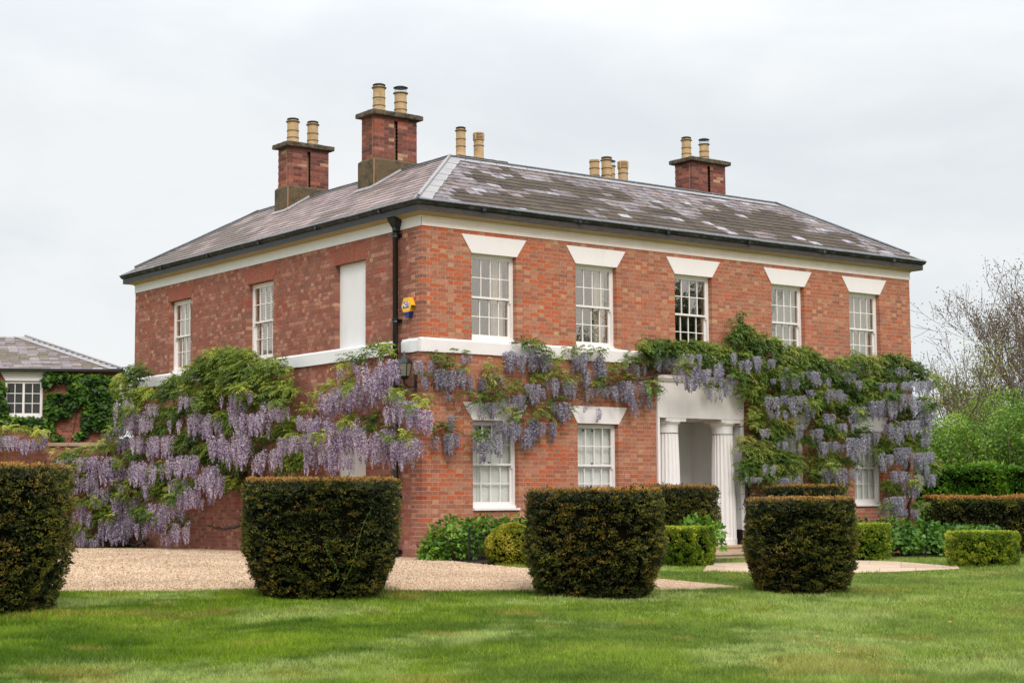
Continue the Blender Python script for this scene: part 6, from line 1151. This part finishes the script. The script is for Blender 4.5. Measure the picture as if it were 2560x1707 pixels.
# ivy / creeper on it
iv = empty('creeper'); tag(iv, 'dark green creeper covering the outbuilding wall round its white window', 'climbing plant')
Ps, Ks = [], []; OBo = np.array([-.427435, -.904046, 0]); OBu = np.array([.904046, -.427435, 0])
for x, y, z, ru, rz in LEAF_IVY:
    ru *= 1.2; rz *= 1.25
    n = int(420*ru*rz/.16)+8; v = rdir(n); v *= rng.random((n, 1))**.4; Ps.append(np.array([x, y, z])+OBu*(v[:, :1]*ru*1.1)+np.array([0, 0, 1])*(v[:, 2:]*rz*1.1)+OBo*(v[:, 1:2]*.12)); Ks.append(.40+.35*v[:, 2]+rng.normal(0, .15, n))
P = np.concatenate(Ps); K_ = np.concatenate(Ks)+(vnoise(P*3)-.5)*.6; n = len(P); D = unit(OBo*.5+np.array([0, 0, -.7])+rng.normal(0, .45, (n, 3))); L_ = rng.uniform(.10, .19, n)
V, F, C = quads(P, D, unit(OBo+np.array([0, 0, .5])+rng.normal(0, .35, (n, 3))), L_, L_*.85, mixc([(0, S(26, 50, 12)), (.4, S(52, 88, 20)), (.75, S(92, 128, 34)), (1, S(130, 156, 52))], K_)); mk('foliage', V, F, M['leaf'], iv, C=C, kind='stuff')
g = Geo()
for a in (.3, .8, 1.3, 1.8, 3.9, 4.4, 5.0):
    k = a*2; tube(g, [OB.p(a, .015, 0), OB.p(a+.2*math.sin(k), .02, 2.5), OB.p(a+.3*math.sin(k*2), .02, 4.6)], [.03, .02, .008], 5)
g.obj('stems', M['bark_dark'], iv)

# ------------------------------------------------------------------ trees beyond on the right
def at(dep, lat, z=0): p = CAMP+FH*dep+RH*lat; return np.array([p[0], p[1], z])
def branch_tree(g, tips, p, d, L_, r, lev, maxlev, spread, upw):
    n = 4; pts = [p]; q = p.copy(); dd = d.copy()
    for i in range(n): dd = dd+rng.normal(0, .10, 3)+np.array([0, 0, upw]); dd /= np.linalg.norm(dd); q = q+dd*L_/n; pts.append(q.copy())
    tube(g, pts, [max(.0075, r*(1-.45*i/n)) for i in range(n+1)], 5 if lev < 2 else 3, cap=False)
    if lev >= maxlev: tips.append((pts, dd)); return
    for k in range(3 if lev < 3 else 3):
        i = n if k == 0 else rng.integers(2, n+1); nd = dd+rng.normal(0, spread, 3); nd /= np.linalg.norm(nd); branch_tree(g, tips, pts[i], nd, L_*rng.uniform(.62, .85), r*(.58 if k == 0 else .45), lev+1, maxlev, spread, upw)
def tree(name, label, base, H, r, maxlev, spread, upw, leafn, leafsz, cols, bark_, group=None, bunch=None, nst=1):
    root = empty(name, (0, 0, 0)); tag(root, label, 'tree', group); g = Geo(); tips = []
    for k in range(nst):
        d = np.array([0, 0, 1.])+rng.normal(0, .10 if nst == 1 else .3, 3); branch_tree(g, tips, base+rng.normal(0, .05 if nst == 1 else .3, 3)*np.array([1, 1, 0]), d/np.linalg.norm(d), H*.33, r, 0, maxlev, spread, upw)
    g.obj('trunk', M[bark_], root, smooth=True)
    if leafn:
        Q = np.array([pts[rng.integers(1, 5)] for pts, _ in tips for _ in range(leafn)]); m = len(Q); Q = Q+rng.normal(0, leafsz*1.5 if bunch is None else bunch, (m, 3)); L_ = rng.uniform(.6, 1.2, m)*leafsz
        V, F, C = quads(Q, rdir(m, -.3), rdir(m), L_, L_*.7, mixc(cols, .5+rng.normal(0, .25, m)+(vnoise(Q)-.5)*.6)); mk('crown', V, F, M['leaf'], root, C=C, kind='stuff')
    return root
BRN = [(0, S(58, 46, 38)), (.5, S(92, 76, 58)), (1, S(120, 108, 74))]; LG = [(0, S(92, 116, 38)), (.5, S(140, 156, 60)), (1, S(178, 176, 84))]
MG = [(0, S(54, 84, 22)), (.4, S(94, 130, 38)), (.75, S(134, 164, 58)), (1, S(166, 184, 84))]
bt = 'half bare trees on the right beyond the hedges'
def seeded(k): global rng; rng = np.random.default_rng(k)
seeded(101); tree('bare_tree', 'tall half bare brown tree at the far right edge', at(60, 19.6, -.3), 9.4, .16, 6, .36, .06, 5, .075, BRN, 'bark', bt, .16, 4)
seeded(102); tree('bare_tree', 'bare branched brown tree left of the tallest bare tree', at(58, 17.3, -.3), 8.2, .13, 6, .38, .06, 5, .07, BRN, 'bark', bt, .16, 4)
seeded(103); tree('slender_tree', 'slender yellow green tree showing beside the right corner of the house', at(52, 12.75, -.3), 6.6, .07, 5, .26, .10, 5, .08, LG, 'bark', None, .13)
seeded(104); tree('bare_tree', 'low bushy half bare tree between the slender tree and the brown trees', at(56, 15.0, -.3), 5.2, .09, 5, .45, .03, 5, .08, LG, 'bark_dark', bt, .2, 3)
seeded(105)
cg = 'fresh green shrubs behind the right hedges'
for i, (dp, lt, H, sp, lab) in enumerate([(49, 13.0, 3.6, 1.6, 'fresh green shrub nearest the wisteria corner behind the hedges'), (47.5, 14.8, 4.1, 1.7, 'tall fresh green shrub in the middle behind the hedges'), (47, 16.6, 4.0, 1.7, 'fresh green shrub at the right edge behind the hedges'), (52, 15.6, 4.6, 2.2, 'darker leafy shrub standing behind the other green shrubs'), (50, 18.6, 4.4, 2.0, 'fresh green shrub cut by the right edge of the picture')]):
    base = at(dp, lt, -.3); root = empty('leafy_shrub', (0, 0, 0)); tag(root, lab, 'shrub', cg); g = Geo()
    for k in range(16):
        a = rng.random()*6.28; d = np.array([math.cos(a)*.35, math.sin(a)*.35, 1]); q = base+np.array([math.cos(a), math.sin(a), 0])*rng.random()*sp*.6; pts = [q+d*t*H*.8+rng.normal(0, .05, 3) for t in (0, .3, .6, .95)]; tube(g, pts, [.035, .028, .018, .006], 5)
    g.obj('stems', M['bark'], root); n = 26000; v = rdir(n); v *= rng.random((n, 1))**.33; P = base+np.array([0, 0, H*.53])+v*np.array([sp, sp, H*.5]); nn = vnoise(P*1.3)*.6+vnoise(P*4)*.4; keep = nn > .30; P = P[keep]; nn = nn[keep]; P = P+unit(v[keep])*((nn-.5)*.8)[:, None]; P[:, 2] = np.maximum(P[:, 2], -.1)
    m = len(P); L_ = rng.uniform(.05, .11, m); V, F, C = quads(P, rdir(m, -.2), rdir(m, .8), L_, L_*.7, mixc(MG, .42+(nn-.5)*1.2+.25*(P[:, 2]-base[2])/H-.1+rng.normal(0, .12, m))); mk('crown', V, F, M['leaf'], root, C=C, kind='stuff')
# a far belt of trees closing the view to the horizon
n = 26000; lat = rng.uniform(6, 46, n); P = np.array([at(95, 0, 0)]*n)+RH*lat[:, None]; hh = 3.2+1.6*vnoise(np.column_stack([lat*.35, np.zeros(n), np.zeros(n)])); P[:, 2] = rng.random(n)**.8*hh-.3; P += FH*rng.normal(0, 1.2, (n, 1)); L_ = rng.uniform(.2, .4, n)
V, F, C = quads(P, rdir(n), rdir(n, .6), L_, L_*.8, mixc(MG, .3+(vnoise(P)-.5)*.9+rng.normal(0, .1, n))); o = mk('far_trees', V, F, M['leaf'], C=C, kind='stuff'); tag(o, 'distant belt of trees seen through the shrubs at right', 'trees')
# a tree across the lawn from the front: it shows as the reflection in the upper windows
_keep = rng; rng = np.random.default_rng(55)
tree('reflected_tree', 'tall tree across the lawn, seen mirrored in the upper middle window', np.array([46.5, -42.0, -.5]), 13.5, .35, 6, .42, .05, 26, .34, [(0, S(34, 44, 22)), (.5, S(58, 72, 32)), (1, S(88, 98, 44))], 'bark_dark', None, .5)
rng = _keep
# buttercups in the lawn
pts = [(-5.0, -14.2), (-4.2, -13.2), (-3.9, -15.5), (-1.6, -12.8), (-3.7, -15.6)]
for i, (x, y) in enumerate(pts):
    zz = float(lawn_z(x, y)); root = empty('buttercup', (0, 0, 0)); tag(root, ['buttercup in the lawn nearest the bottom edge of the picture', 'leftmost buttercup of the lawn at lower right', 'left one of two close buttercups at lower right', 'buttercup below the right end of the paving', 'right one of two close buttercups at lower right'][i], 'flower', 'buttercups in the lawn'); g = Geo(); tube(g, [(x, y, zz), (x+.005, y, zz+.07)], .0015, 4); g.obj('stem', M['grass_plain'] if 'grass_plain' in M else M.setdefault('grass_plain', mat('grass_plain', S(90, 130, 40))), root)
    g = Geo()
    for k in range(5): a = k*1.257; c, s = math.cos(a), math.sin(a); g.add([(x+.005, y, zz+.07), (x+.005+.016*c-.007*s, y+.016*s+.007*c, zz+.082), (x+.005+.022*c, y+.022*s, zz+.086), (x+.005+.016*c+.007*s, y+.016*s-.007*c, zz+.082)], [(0, 1, 2, 3)])
    g.obj('petals', M['yellow'], root)
